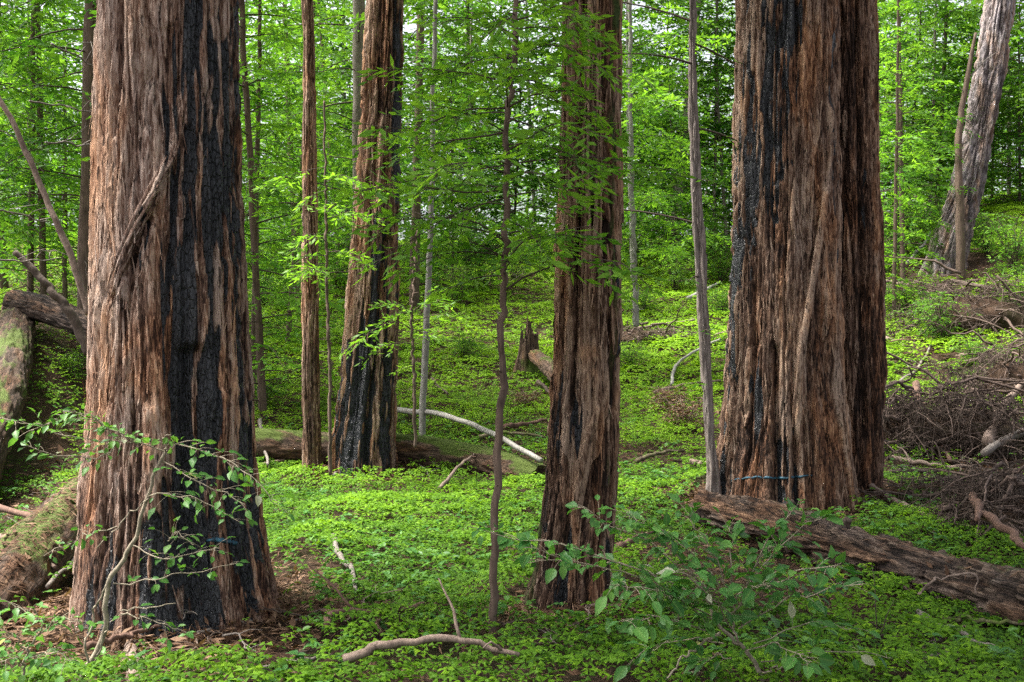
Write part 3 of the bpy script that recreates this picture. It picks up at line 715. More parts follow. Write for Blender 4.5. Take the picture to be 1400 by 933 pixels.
# ------------------------------------------------------------------ background trees (prototypes, then copies)
GTREE = 'background trees upslope'
def px_of(o): return CX + F * o.location.x / o.location.y
class Kit:
    def __init__(s, makers): s.protos = makers; s.used = [False] * len(makers); s.i = 0
    def place(s, k, x, y, rz, sc, what, cat, group, sink=.05):
        p = s.protos[k]
        o = p if not s.used[k] else dup(p, (0, 0, 0))
        s.used[k] = True
        o.location = (x, y, float(gz(x, y)) - sink); o.rotation_euler = (rng.normal(0, .03) * (cat == 'tree'), rng.normal(0, .03) * (cat == 'tree'), rz); o.scale = (sc,) * 3
        tag(o, what, cat, group); PENDING.append((o, px_of(o), y, what))
        return o
    def clean(s):
        for p, u in zip(s.protos, s.used):
            if not u:
                for c in list(p.children): bpy.data.objects.remove(c)
                bpy.data.objects.remove(p)

CON = Kit([
    conifer('conifer_tree', 11, 19, .105, 2.6, 3.0, 100, .15, .052, .105, droop=.32),
    conifer('conifer_tree', 12, 16, .070, 1.6, 2.5, 92, .13, .047, .10, droop=.45),
    conifer('conifer_tree', 13, 22, .13, 3.4, 3.4, 100, .16, .056, .12, tmat=M_GREYT, droop=.3),
    conifer('conifer_tree', 14, 12, .050, .8, 2.2, 84, .12, .044, .09, mat=M_BRIGHT, droop=.3),
    conifer('conifer_tree', 15, 9, .040, .5, 1.9, 78, .11, .042, .085, mat=M_BRIGHT, tmat=M_GREYT, droop=.25),
])
BROADT = Kit([
    conifer('broadleaf_tree', 21, 11, .05, 1.0, 2.8, 76, .16, .072, .13, mat=M_BROAD, tmat=M_GREYT, droop=.15, shape=.4, tl=.55, step=.45, lean=.03),
    conifer('broadleaf_tree', 22, 14, .06, 1.6, 3.0, 80, .17, .078, .14, mat=M_BROAD, tmat=M_PALE, droop=.2, shape=.4, tl=.55, step=.45, lean=-.03),
    conifer('broadleaf_tree', 23, 6, .030, .2, 2.0, 70, .14, .062, .11, mat=M_BROAD, tmat=M_TWIG, droop=.15, shape=.4, tl=.5, step=.45, lean=.05),
])
W_TALL = 'tall dark trunked conifer with drooping green sprays'
W_SLIM = 'slim conifer with hanging feathery green limbs'
W_GREY = 'tall grey trunked conifer'
W_YOUNG = 'young bright green conifer with low limbs'
W_SMALL = 'small bright green conifer'
W_BL = ['slender grey stemmed leafy tree', 'pale stemmed leafy tree', 'low bushy leafy tree']
WC = [W_TALL, W_SLIM, W_GREY, W_YOUNG, W_SMALL]
def tree_px(kit, k, px, Y, sc=1.0, rz=None):
    x = (px - CX) / F * Y
    w = (WC if kit is CON else W_BL)[k]
    return kit.place(k, x, Y, rng.uniform(0, 6.28) if rz is None else rz, sc, w, 'tree', GTREE)
# hand-placed ones
for k, px, Y, sc in [(0, 115, 15.5, .95), (1, -25, 15.0, .8), (1, 60, 19, .75), (0, 5, 24, .9), (3, 88, 22, .9), (1, 345, 17, .62), (1, 392, 20, .68), (0, 408, 23, .62), (1, 466, 27, .8), (2, 490, 19, .85),
                     (0, 566, 24, .9), (1, 640, 33, .9), (1, 1235, 25, .75), (3, 1222, 21, .75), (1, 1280, 34, .95), (4, 330, 21, .9), (4, 995, 31, 1.2)]:
    tree_px(CON, k, px, Y, sc)
for k, px, Y, sc in [(1, 866, 27, .75), (0, 640, 31, 1.), (0, 975, 31, 1.0), (0, 1270, 33, 1.), (2, 1215, 27, .9), (0, 40, 22, .8), (2, 440, 25, .9), (1, 590, 33, 1.), (2, 700, 32, 1.2), (2, 840, 31, 1.2), (0, 1380, 36, 1.1), (2, 620, 26, .9), (2, 930, 27, .9), (0, 905, 33, .9), (0, 1345, 38, .9), (2, 1395, 33, 1.3), (2, 1355, 35, 1.2)]:
    tree_px(BROADT, k, px, Y, sc)
# the wood towards the ridge
g = np.random.default_rng(99)
cells = [(i, j) for i in range(17) for j in range(3) if (i * 3 + j * 5) % 4 != 1 and not (j == 2 and i % 3 == 1) and not (i >= 16 and j > 1)]
for i, j in cells:
    px = -40 + i * 92 + g.uniform(-38, 38); Y = 33 + j * 12 + g.uniform(-4, 4)
    if g.uniform() < .36: tree_px(CON, int(g.choice([0, 1, 2, 3, 1])), px, Y, g.uniform(.8, 1.15))
    else: k = int(g.choice([0, 1, 2, 2])); tree_px(BROADT, k, px, Y, g.uniform(.9, 1.2) * (1.7 if k == 2 else 1.0))

for i in range(11):
    px = -30 + i * 130 + g.uniform(-60, 60); Y = g.uniform(60, 80)
    tree_px(BROADT if i % 2 else CON, int(g.choice([0, 1])), px, Y, g.uniform(1.2, 1.7))
for i in range(30):                                     # low leafy growth along the ridge
    px = -20 + i * 48 + g.uniform(-18, 18); Y = g.uniform(30, 48)
    tree_px(BROADT, 2, px, Y, g.uniform(.55, 1.0))
for k, px, Y, sc in [(3, 40, 19, .95), (1, -30, 18, .9), (3, 360, 15.5, 1.0)]:
    tree_px(CON, k, px, Y, sc)

# ------------------------------------------------------------------ the near sapling with bright sprays
def sapling(label, trunkpts, Y, r0, limbs, rand_limbs, seed, leaf, lw, gap, zr, Lm, mat=M_BRIGHT, tmat=M_THIN, tone=.78, twig_r=.0022, extra=2.0):
    g = np.random.default_rng(seed)
    b = at(*trunkpts[0]) if Y is None else P(*trunkpts[0], Y)
    Y = b[1]
    root = empty('sapling', tuple(b)); tag(root, label, 'sapling')
    pts = [P(a, c, Y) for a, c in trunkpts]; pts[0] = pts[0] - np.array([0, 0, .08])
    pts.append(pts[-1] + (pts[-1] - pts[-2]) / np.linalg.norm(pts[-1] - pts[-2]) * extra)
    mt, mbb, mbl = MB(), MB(), MB()
    path = tube(mt, pts, list(np.linspace(r0, r0 * .55, len(pts))), n=120, seg=10, wob=.05, seed=seed, bark=.30)
    for i in range(9):
        k = int(g.integers(8, 70)); a = g.uniform(0, 6.28); tube(mt, limb_path(path[k], a, .3, g.uniform(.04, .16), .2, g, 5), r0 * .22, r0 * .1, n=5, seg=5, seed=i)
    build_child(mt, 'trunk', tmat, root)
    for lp, dy in limbs:
        q = resample([P(a, c, Y + dy * i / (len(lp) - 1)) for i, (a, c) in enumerate(lp)], 9)
        q[0] = path[np.argmin(np.linalg.norm(path - q[0], axis=1))]
        L = np.linalg.norm(np.diff(q, axis=0), axis=1).sum()
        dress_limb(q, L, mbb, mbl, g, leaf, lw, gap, tl=.30, start=.3, r=.006, twig_r=twig_r, tone=tone, seg=6)
    az = 0
    for i in range(rand_limbs):
        z = zr[0] + (zr[1] - zr[0]) * (i + g.uniform(0, 1)) / rand_limbs; az += 2.4 + g.normal(0, .4)
        k = np.argmin(np.abs(path[:, 2] - z)); L = Lm * g.uniform(.5, 1.1)
        q = limb_path(path[k], az, g.normal(.12, .2), L, .22 * g.uniform(.3, 1.6), g, 9)
        dress_limb(q, L, mbb, mbl, g, leaf, lw, gap, tl=.30, start=.25, r=.005, twig_r=twig_r, tone=np.clip(tone + g.normal(0, .1), 0, 1), seg=5)
    build_child(mbb, 'branches', M_TWIG, root); build_child(mbl, 'foliage', mat, root, smooth=False)
    return root
sapling('near sapling with a thin straight stem and bright green feathery sprays before the middle redwood',
        [(672, 878), (678, 700), (686, 500), (690, 350), (694, 180), (704, 60), (707, -10)], 6.0, .023,
        [([(692, 150), (640, 150), (570, 175), (500, 170)], -.25), ([(691, 182), (630, 190), (575, 200), (530, 205)], .5), ([(694, 148), (735, 128), (790, 125), (812, 150)], -.25),
         ([(688, 365), (715, 330), (745, 318), (800, 310)], -.45), ([(687, 395), (740, 368), (800, 356), (850, 360), (885, 390)], -.5), ([(690, 352), (655, 335), (620, 325)], -.3),
         ([(692, 250), (720, 235), (770, 245), (815, 235)], -.55), ([(691, 262), (620, 262), (540, 255), (490, 262)], -.35), ([(692, 210), (735, 180), (775, 168), (830, 190)], -.5), ([(690, 330), (640, 300), (560, 300), (500, 310)], -.2),
         ([(700, 70), (740, 60), (790, 70), (825, 95)], -.5), ([(705, 30), (760, 10), (800, 20)], -.5)],
        50, 501, .070, .0195, .045, (1.9, 4.3), .92)
sapling('thin sapling with one soft green spray before the foot of the leaning charred redwood', [(568, 602), (566, 520), (564, 440), (566, 380), (570, 330)], 12.3, .02,
        [([(565, 450), (540, 440), (505, 455), (470, 480)], -.3), ([(565, 440), (600, 430), (630, 440)], -.3), ([(565, 430), (545, 415), (515, 420)], -.5), ([(565, 470), (535, 470), (500, 490)], -.2), ([(565, 425), (590, 410), (612, 415)], -.4)],
        5, 502, .07, .02, .05, (1.3, 2.2), .55, extra=.2)
sapling('sapling with layered bright sprays hiding part of the slim straight redwood', [(452, 640), (450, 500), (447, 380), (446, 300), (445, 240)], 11.8, .02,
        [([(447, 330), (425, 320), (400, 345)], -.4), ([(447, 350), (420, 350), (395, 370)], -.4), ([(447, 300), (480, 290), (515, 300)], -.3), ([(447, 345), (475, 345), (500, 360)], -.3), ([(446, 250), (470, 240), (520, 262)], -.4)],
        9, 503, .07, .02, .05, (2.2, 3.6), .7, extra=.8)
sapling('pale stemmed sapling with bright sprays on the slope right of the middle redwood', [(870, 440), (868, 380), (865, 300), (862, 150), (862, -10)], 17.5, .05,
        [], 40, 504, .085, .030, .06, (2.8, 7.0), 1.7, tmat=M_PALE, extra=1.5)

# grey pole tree with branches, thin pale stems
tp_ = slim_tree('pole_tree', 'tall thin grey pole tree left of the twin redwood', [(-5, 940, 952), (150, 942, 954), (300, 948, 961), (450, 955, 970), (580, 963, 978), (650, 966, 984), (690, 964, 990)], 10.3, 13, M_GREYT, 808, .8, 60)
g = np.random.default_rng(55); mbb, mbl = MB(), MB()
for (z, az, L, e) in [(2.7, 2.9, 1.3, .35), (4.6, 2.6, 1.8, .5), (4.4, .4, 1.2, -.2), (3.6, .2, .9, -.1), (1.2, 3.6, .15, .3), (1.7, 5.2, .12, .2), (2.2, 4.0, .2, .1), (3.1, 5.6, .15, .2), (4.9, 3.4, 1.7, .3), (5.2, -.3, 1.6, .1), (5.5, 1.9, 1.6, .2), (4.2, 3.7, 1.4, .1), (5.8, 5.0, 1.5, .1)]:
    x = float(np.interp(z, [0, 1.2, 3.2, 4.8], [1.89, 1.81, 1.71, 1.685])) + .03
    dress_limb(limb_path(np.array([x - .03, 10.3, z]), az, e, L, .25, g, 8), L, mbb, mbl, g, .06, .016, .10, tl=.35, start=.35, r=.012, twig_r=.002, tone=.45)
build_child(mbb, 'branches', M_TWIG, tp_); build_child(mbl, 'foliage', M_NEEDLE, tp_, smooth=False)
def stem(name, label, cat, pts, Y, r0, r1, mat, seed=1, n=40):
    b = P(*pts[0], Y); root = None
    mb = MB(); q = [P(a, c, Y) for a, c in pts]; q[0] = q[0] - np.array([0, 0, .1])
    tube(mb, q, r0, r1, n=n, seg=12, wob=.04, seed=seed, bark=.15)
    o = mb.build(name, mat, None, loc=tuple(b)); tag(o, label, cat); return o
stem('thin_trunk', 'thin pale bare trunk rising right of the leaning charred redwood', 'tree', [(577, 600), (581, 480), (587, 360), (591, 250), (592, 120), (596, -10)], 14.2, .046, .026, M_PALE, 5)
stem('leaning_dead_tree', 'bare dead stem leaning diagonally at the left edge', 'dead tree', [(122, 412), (95, 345), (55, 255), (20, 175), (-20, 95)], 8.2, .028, .018, M_STICK, 6)
for pts, lab in [([(-10, 356), (40, 358), (86, 353)], 'pale level dead twig crossing left of the leaning dead stem'), ([(-10, 288), (30, 296), (70, 304)], 'pale dead twig above the level one at the left edge'),
                 ([(40, 138), (90, 146), (128, 155)], 'bare dead twig reaching to the bark of the burned redwood at left'), ([(70, 60), (100, 75), (128, 92)], 'uppermost bare dead twig beside the burned redwood at left'),
                 ([(62, 195), (95, 197), (126, 198)], 'straight horizontal dead twig beside the burned redwood at left')]:
    mb = MB(); q = [P(a, c, 8.1 + .2 * i) for i, (a, c) in enumerate(pts)]
    tube(mb, q, .008, .005, n=14, seg=6, wob=.05, seed=int(pts[0][1]), bark=.1)
    g = np.random.default_rng(int(pts[1][1]))
    for t in (.35, .6, .8):
        p = q[0] * (1 - t) + q[-1] * t
        tube(mb, [p, p + g.normal(0, .05, 3) + [.06, 0, .05], p + g.normal(0, .08, 3) + [.16, 0, .08]], .004, .002, n=5, seg=4)
    tag(mb.build('dead_twig', M_GREYST, None, loc=tuple(q[0])), lab, 'twig', 'dead twigs at the left edge')
stem('leaning_dead_tree', 'dark dead limb sloping down behind the leaning dead stem at left', 'dead tree', [(122, 470), (95, 425), (60, 385), (20, 345)], 11.0, .05, .03, M_TWIG, 8)

# ------------------------------------------------------------------ logs
def on(px, py, up): p = at(px, py); p[2] += up; return p
def log(name, label, ends, r0, r1, mat, seed, n=160, seg=72, bend=None, moss=.0, char=0., bark=1.0, tone0=.45, stubs=(), litter=0):
    g = np.random.default_rng(seed); pts = [np.array(e, float) for e in ends]
    path = resample(pts, n); t, s, u = frames(path)
    L = np.concatenate([[0], np.cumsum(np.linalg.norm(np.diff(path, axis=0), axis=1))])[:, None]
    th = (np.arange(seg) * 2 * np.pi / seg)[None]
    rad = np.linspace(r0, r1, n)[:, None]
    X, Z = np.cos(th) * r0 + 0 * L, np.sin(th) * r0 + 0 * L
    q = fbm(X * 9, Z * 9, L * 1.4, seed, 2); lay = q * 5; saw = lay - np.floor(lay)
    n2 = noise(X * 22, Z * 22, L * 3, seed + 2); n3 = noise(X * 50, Z * 50, L * 12, seed + 3)
    lump = fbm(X * 2.5, Z * 2.5, L * 1.1, seed + 5, 2) - .5
    rr = rad * (1 + .22 * lump) - bark * .014 * (1 - np.abs(2 * noise(X * 11, Z * 11, L * 2.2, seed + 9) - 1)) ** 5 + bark * (.016 * saw - .02 * (1 - np.abs(2 * n2 - 1)) ** 3 + .008 * (n3 - .5))
    v = path[:, None] + rr[..., None] * (np.cos(th)[..., None] * s[:, None] + np.sin(th)[..., None] * u[:, None])
    rel = (v[..., 2] - path[:, None, 2]) / rad
    ms = np.clip(moss * (rel * .9 + .35 + 3.2 * (fbm(X * 3, Z * 3, L * 1.5, seed + 7, 3) - .5)), 0, 1)
    tone = np.clip(tone0 + .3 * (saw - .5) + .5 * (n3 - .5) + .3 * (q - .5), 0, 1)
    nr = n
    vv = v.reshape(-1, 3)
    # closed ends: a slightly sunk disc with rings of wood
    mb = MB(); mb.add(vv, grid_faces(nr, seg), None, 0., tone.ravel(), ms.ravel())
    for e in (0, n - 1):
        ring = v[e]; c = path[e] + t[e] * (-.02 if e else .02)
        ring2 = c + (ring - path[e]) * .5 + t[e] * (g.normal(0, .02, (seg, 1)))
        w = np.vstack([ring, ring2, c[None]]); k = np.arange(seg); k2 = (k + 1) % seg
        f4 = np.stack([k, k2, seg + k2, seg + k], 1); f3 = np.stack([seg + k, seg + k2, np.full(seg, 2 * seg)], 1)
        mb.add(w, f4, f3, 0., .95 if name == 'cut_log' else .25, .0 if name == 'cut_log' else moss * .6)
    root = empty(name, tuple(path[n // 2])); tag(root, label, 'log')
    q_ = Vector(path[-1] - path[0]).to_track_quat('Z', 'Y'); Rm = np.array(q_.to_matrix())
    mb.v = [(w_ - path[n // 2]) @ Rm for w_ in mb.v]           # local Z runs along the log
    ob = mb.build('log_body', mat, root); ob.rotation_euler = q_.to_euler()
    if litter:
        k = g.integers(4, n - 4, litter); a_ = g.normal(0, .75, litter)
        jn = np.argmin(np.abs(np.angle(np.exp(1j * (th[0][None] - (np.arctan2(u[k, 2], s[k, 2]) + a_)[:, None])))), axis=1)
        nn = nrm(v[k, jn] - path[k]); d_ = nrm(np.cross(nn, g.normal(0, 1, (litter, 3))))
        lb = MB(); ll = g.uniform(.03, .11, litter); leaves(lb, v[k, jn] + nn * g.uniform(.004, .02, litter)[:, None], d_ + nn * g.normal(0, .12, litter)[:, None], nn, ll, np.where(g.uniform(0, 1, litter) < .15, ll * .35, ll * .09 + .001), g.uniform(0, 1, litter) ** 1.4)
        lo_ = build_child(lb, 'needle_litter', M_DEADLEAF, root, smooth=False); lo_['kind'] = 'stuff'
    for (tt, ang, ln, rs) in stubs:
        k = int(tt * (n - 1)); d = np.cos(ang) * s[k] + np.sin(ang) * u[k]
        p = path[k] + d * r0 * .8
        sb = MB(); tube(sb, [p, p + d * ln * .6 + t[k] * ln * .2, p + d * ln + t[k] * ln * .4], rs, rs * .8, n=10, seg=12, bark=.25, seed=seed + k)
        build_child(sb, 'branch_stub', M_TWIG, root)
    return root
# fallen log at right, lying before the twin redwood
log('fallen_log', 'rough brown fallen log lying before the twin redwood and running off at right', [on(964, 735, .24), on(1060, 757, .21), on(1200, 802, .18), on(1320, 842, .18), on(1440, 880, .18)], .145, .165, M_LOG, 61, bark=2.2, moss=.22, tone0=.34, litter=160, stubs=[(.25, 1.9, .12, .03), (.42, 1.3, .09, .035), (.62, 2.2, .1, .03)])
# mossy log running in from behind the burned redwood
log('mossy_log', 'thick moss-streaked log covered in needles lying left of the burned redwood', [P(185, 612, 10.2), P(140, 668, 8.8), P(66, 745, 7.4), P(-40, 862, 6.1)], .19, .25, M_MOSSLOG, 62, moss=.52, tone0=.30, bark=1.0, litter=2600)
log('mossy_log', 'green mossy log sloping up the dark bank at the left edge', [on(26, 452, .25), on(4, 560, .24), on(-50, 700, .2)], .24, .27, M_MOSSLOG, 63, moss=.5, bark=1.2, tone0=.18)
log('mossy_log', 'long mossy log lying in the hollow behind the leaning charred redwood', [on(325, 630, .17), on(440, 634, .17), on(560, 634, .16), on(660, 646, .13), on(740, 664, .08)], .23, .14, M_MOSSLOG, 64, moss=.75, bark=.7, tone0=.3)
log('fallen_log', 'dark rotting log lying across the bank behind the left dead stem', [P(20, 415, 15.2), P(70, 425, 14.8), P(140, 455, 14.2)], .20, .17, M_LOG, 65, bark=.8, tone0=.25)
# rotten stump upslope with a mossy slab of log
st_ = at(722, 515); root = empty('rotten_stump', tuple(st_)); tag(root, 'rotten brown stump with a mossy slab upslope between the near sapling and the middle redwood', 'stump')
mb = MB(); nb_, ns_ = 40, 60
th = np.arange(ns_) * 2 * np.pi / ns_; hh = np.linspace(-.2, 1, nb_)[:, None]
top = .18 + .5 * noise(np.cos(th) * 2, np.sin(th) * 2, .5, 3) + .15 * noise(np.cos(th) * 9, np.sin(th) * 9, .5, 4)
rr = .21 - .10 * hh + .10 * (fbm(np.cos(th) * 2 + 0 * hh, np.sin(th) * 2 + 0 * hh, hh * 1.5, 8, 3) - .5) * 2
v = np.stack([st_[0] + rr * np.cos(th), st_[1] + rr * np.sin(th), st_[2] + hh * top[None] * 1.35], -1)
inner = np.stack([st_[0] + rr[-1] * .55 * np.cos(th), st_[1] + rr[-1] * .55 * np.sin(th), st_[2] + top * .7], -1)[None]
v = np.concatenate([v, inner]); mb.add(v.reshape(-1, 3), grid_faces(nb_ + 1, ns_), None, 0., np.clip(.35 + .9 * (noise(v[..., 0] * 20, v[..., 1] * 20, v[..., 2] * 4, 5) - .4), 0, 1).ravel(), np.clip(1.6 * (noise(v[..., 0] * 4, v[..., 1] * 4, v[..., 2] * 4, 6) - .35), 0, 1).ravel())
build_child(mb, 'stump_body', M_MOSSLOG, root)
log('mossy_log', 'short mossy log leaning downslope from the rotten stump', [st_ + [.1, -.2, .34], st_ + [.25, -1.1, .22], st_ + [.45, -2.2, .0]], .11, .14, M_MOSSLOG, 66, moss=.5, n=80, seg=40)

# ------------------------------------------------------------------ sticks and branches on the ground
def stick(px_pts, rpx, label, mat=M_STICK, up=.0, name='fallen_branch', twigs=0, group='fallen branches on the forest floor', arch=0., taper=.5, seed=None, cat='branch', bark=.22, wob=.05):
    a, b = at(*px_pts[0]), at(*px_pts[-1])
    n = len(px_pts); q = []
    for i, (x, y) in enumerate(px_pts):
        Y = a[1] + (b[1] - a[1]) * i / (n - 1)
        p = P(x, y, Y)
        gnd = float(gz(p[0], p[1]))
        if not arch: p[2] = max(min(p[2], gnd + .10), gnd + rpx / F * Y * .5)
        p[2] += up + (0 if arch else .05); q.append(p)
    r = rpx / F * a[1]
    seed = int(px_pts[0][0] * 7 + px_pts[0][1]) if seed is None else seed
    mb = MB(); path = tube(mb, q, r, r * taper, n=26, seg=9, wob=wob, seed=seed, bark=bark)
    g = np.random.default_rng(seed)
    for i in range(twigs):
        k = g.integers(4, 24); d = g.normal(0, 1, 3); d[2] = abs(d[2]) * .5; d = nrm(d) * g.uniform(.12, .4)
        tube(mb, [path[k], path[k] + d * .5 + [0, 0, .03], path[k] + d], r * .4, r * .15, n=6, seg=5, wob=.03, seed=seed + i)
    o = mb.build(name, mat, None, loc=tuple(q[0])); tag(o, label, cat, group)
    return o
stick([(470, 945), (520, 920), (585, 908), (640, 918), (710, 938)], 7, 'bent grey branch arching along the bottom edge left of centre', M_STICK, .08, twigs=2)
stick([(335, 935), (400, 922), (440, 912)], 4.5, 'pale short stick at the bottom edge left of the bent grey branch', M_GREYST)
stick([(448, 890), (452, 872), (480, 866), (550, 864), (580, 858)], 6, 'crooked brown branch with a hooked end before the green carpet', M_RED, .07, twigs=1)
stick([(455, 755), (460, 795), (480, 822), (486, 838)], 4, 'thin stick pointing downslope in the middle of the green carpet', M_GREYST, .06)
stick([(497, 850), (512, 865), (520, 890)], 5, 'stubby reddish stick crossing the hooked brown branch', M_RED, .03)
stick([(176, 853), (179, 890), (184, 940)], 8, 'short broken post-like stick leaning on the foot of the burned redwood', M_STICK, .0, arch=1, taper=1.15, bark=.08, wob=.01)
stick([(118, 912), (170, 900), (225, 880)], 5, 'brown stick lying at the foot of the burned redwood at left', M_RED, .04)
stick([(-10, 728), (40, 745), (85, 762), (125, 782)], 5, 'upper brown stick resting across the mossy log at left', M_RED, .22, arch=1)
stick([(-10, 768), (30, 785), (75, 820)], 4, 'lower brown stick resting across the mossy log at left', M_STICK, .2, arch=1)
stick([(65, 835), (105, 790), (130, 775)], 3, 'thin pale stick leaning up towards the burned redwood at left', M_GREYST, .08)
stick([(538, 590), (590, 597), (640, 612), (695, 640), (740, 668)], 3.6, 'long curved pale branch lying across the mossy log in the hollow', M_PALE, .30, arch=1, taper=.8)
stick([(600, 688), (635, 650), (665, 628)], 2.8, 'thin tan stick leaning up onto the pale curved branch', M_STICK, .15, arch=1)
stick([(690, 602), (715, 598), (748, 592)], 4, 'brown stick lying left of the middle redwood', M_RED, .1)
stick([(655, 612), (690, 603), (745, 612)], 3, 'dark stick beside the brown one left of the middle redwood', M_MOSSY, .06)
stick([(270, 880), (300, 870), (345, 865)], 2.5, 'pale thin stick in the litter right of the burned redwood', M_GREYST)
stick([(355, 595), (362, 630), (366, 660)], 3, 'thin pale upright stick right of the burned redwood at left', M_GREYST, .2, arch=1)
stick([(450, 662), (462, 652), (476, 645)], 2.5, 'small pale stick at the foot of the slim redwood', M_GREYST)
stick([(330, 650), (372, 640), (415, 632)], 3, 'dark stick behind the burned redwood on the left side of the hollow', M_STICK)
stick([(845, 770), (870, 758), (892, 748)], 5, 'short reddish branch behind the leaves right of the middle redwood', M_RED, .05)
stick([(870, 645), (900, 632), (935, 630)], 3.5, 'mossy bent branch in the green carpet right of the middle redwood', M_MOSSY, .05)
stick([(945, 648), (962, 650), (975, 650)], 5, 'short thick branch at the foot of the grey pole tree', M_STICK, .05)
stick([(918, 540), (925, 512), (955, 490), (985, 475)], 2.5, 'thin curved pale branch rising left of the grey pole tree', M_PALE, .15, arch=1)
stick([(895, 552), (930, 545), (985, 535)], 2.5, 'thin dark branch across the slope left of the grey pole tree', M_STICK, .1)
stick([(845, 470), (880, 462), (950, 448)], 2.5, 'dark fallen limb higher on the slope right of the middle redwood', M_STICK, .08)
stick([(940, 418), (965, 405), (985, 395)], 3, 'pale straight fallen limb high on the slope beside the pole tree', M_PALE, .08)
stick([(905, 395), (940, 392), (970, 390)], 2.5, 'tan fallen limb highest on the slope beside the pole tree', M_STICK, .08)
stick([(735, 535), (750, 550), (762, 562)], 3, 'dark small stick on the slope beside the middle redwood', M_TWIG, .08)
stick([(590, 530), (600, 540), (612, 552)], 2.2, 'little dark stick on the slope behind the thin pale trunk', M_TWIG, .08)
# right-hand debris
stick([(1170, 670), (1200, 695), (1240, 718), (1285, 732)], 5, 'brown branch running from the twin redwood to the fallen log', M_STICK, .05)
stick([(1253, 535), (1256, 580), (1259, 626)], 5, 'reddish bare limb standing almost upright in the brush pile', M_RED, .12, arch=1, taper=.85)
stick([(1288, 575), (1284, 610), (1300, 645)], 5, 'reddish curved limb beside the upright one at the brush pile', M_RED, .12, arch=1)
stick([(1205, 586), (1240, 574), (1265, 572)], 5, 'thick reddish limb end left of the brush pile', M_RED, .12)
stick([(1345, 650), (1375, 630), (1410, 612)], 5, 'pale grey limb slanting up to the right edge', M_GREYST, .25, arch=1, taper=1.2, twigs=3)
stick([(1350, 640), (1368, 590), (1405, 545)], 8, 'thick dark limb slanting up to the right edge above the pale one', M_STICK, .3, arch=1)
stick([(1215, 660), (1280, 656), (1340, 650)], 3, 'long thin dark stick lying below the brush pile', M_TWIG, .05, twigs=3)
stick([(1220, 640), (1255, 645), (1310, 655)], 4, 'brown twiggy stick just below the brush pile', M_STICK, .05, twigs=3)
stick([(1290, 696), (1330, 680), (1385, 665)], 3, 'thin twig fork on the green patch at right', M_TWIG, .08, twigs=4)
stick([(1330, 735), (1338, 755), (1335, 775)], 6, 'short reddish curved limb resting on the fallen log', M_RED, .34, arch=1)
stick([(1345, 762), (1380, 790), (1400, 815)], 7, 'pinkish peeled limb lying along the fallen log at the right edge', M_RED, .32, arch=1)
stick([(1255, 865), (1300, 895), (1360, 915)], 5, 'pale weathered stick lying on the leaves at lower right', M_GREYST, .05)
stick([(1285, 872), (1340, 872), (1400, 882)], 4, 'mossy level stick below the fallen log at lower right', M_MOSSY, .05)
stick([(1255, 860), (1285, 838), (1330, 832), (1335, 860)], 2, 'wiry arching twig at lower right below the fallen log', M_STICK, .2, arch=1)
stick([(1170, 905), (1215, 898), (1275, 896)], 2.5, 'thin dark wiry stick at lower right', M_TWIG, .05, twigs=2)
stick([(1240, 935), (1290, 922), (1330, 920)], 3, 'pale stick at the bottom edge of the picture at right', M_GREYST, .04)
stick([(1205, 470), (1280, 500), (1330, 494), (1410, 503)], 4, 'long arched dark limb above the brush pile', M_STICK, .12, arch=1)
stick([(1210, 545), (1250, 520), (1275, 480), (1282, 450)], 2.5, 'thin pale forked branch on the slope above the brush pile', M_GREYST, .15, arch=1, twigs=3)
stick([(1210, 395), (1260, 402), (1300, 412)], 3, 'tan limb in the litter below the grey fir', M_STICK, .08, twigs=3)
stick([(1240, 375), (1265, 345), (1272, 330)], 2.5, 'white bare branch leaning at the foot of the grey fir', M_PALE, .25, arch=1, twigs=2)
stick([(1300, 395), (1350, 405), (1400, 420)], 3, 'dark limb in the litter right of the dead snag', M_TWIG, .1, twigs=3)
stick([(1205, 230), (1230, 262), (1262, 290), (1268, 310)], 3, 'leaning bare limb hanging in the leaves left of the grey fir', M_STICK, .3, arch=1)
stick([(1225, 310), (1250, 295), (1282, 282)], 2.5, 'dark bare branch crossing the leaning limb left of the grey fir', M_TWIG, .3, arch=1)

# litter of twigs: many more small sticks, each its own
g = np.random.default_rng(77); mb_protos = []
for k in range(4):
    mb = MB(); L = g.uniform(.35, .7)
    pth = tube(mb, [(0, 0, .012), (L * .35, g.normal(0, .04), .035), (L * .7, g.normal(0, .05), .02), (L, g.normal(0, .08), .015)], .009, .004, n=14, seg=6, wob=.05, seed=k, bark=.2)
    for i in range(3): tube(mb, [pth[4 + 3 * i], pth[4 + 3 * i] + [.06, .05 * (-1) ** i, .03], pth[4 + 3 * i] + [.14, .09 * (-1) ** i, .03]], .004, .002, n=5, seg=4)
    mb_protos.append(mb.build('twig', [M_STICK, M_TWIG, M_RED, M_GREYST][k], None))
zones = [(150, 480, 850, 930, 16), (1210, 1400, 620, 720, 26), (1200, 1400, 400, 520, 22), (1180, 1400, 840, 930, 14), (0, 120, 640, 830, 14), (640, 840, 840, 920, 12), (560, 760, 600, 680, 10), (850, 1000, 400, 470, 10), (640, 760, 370, 450, 8)]
used = [False] * 4
WHAT = ['small brown twig on the ground', 'small dark twig on the ground', 'small reddish twig on the ground', 'small grey twig on the ground']
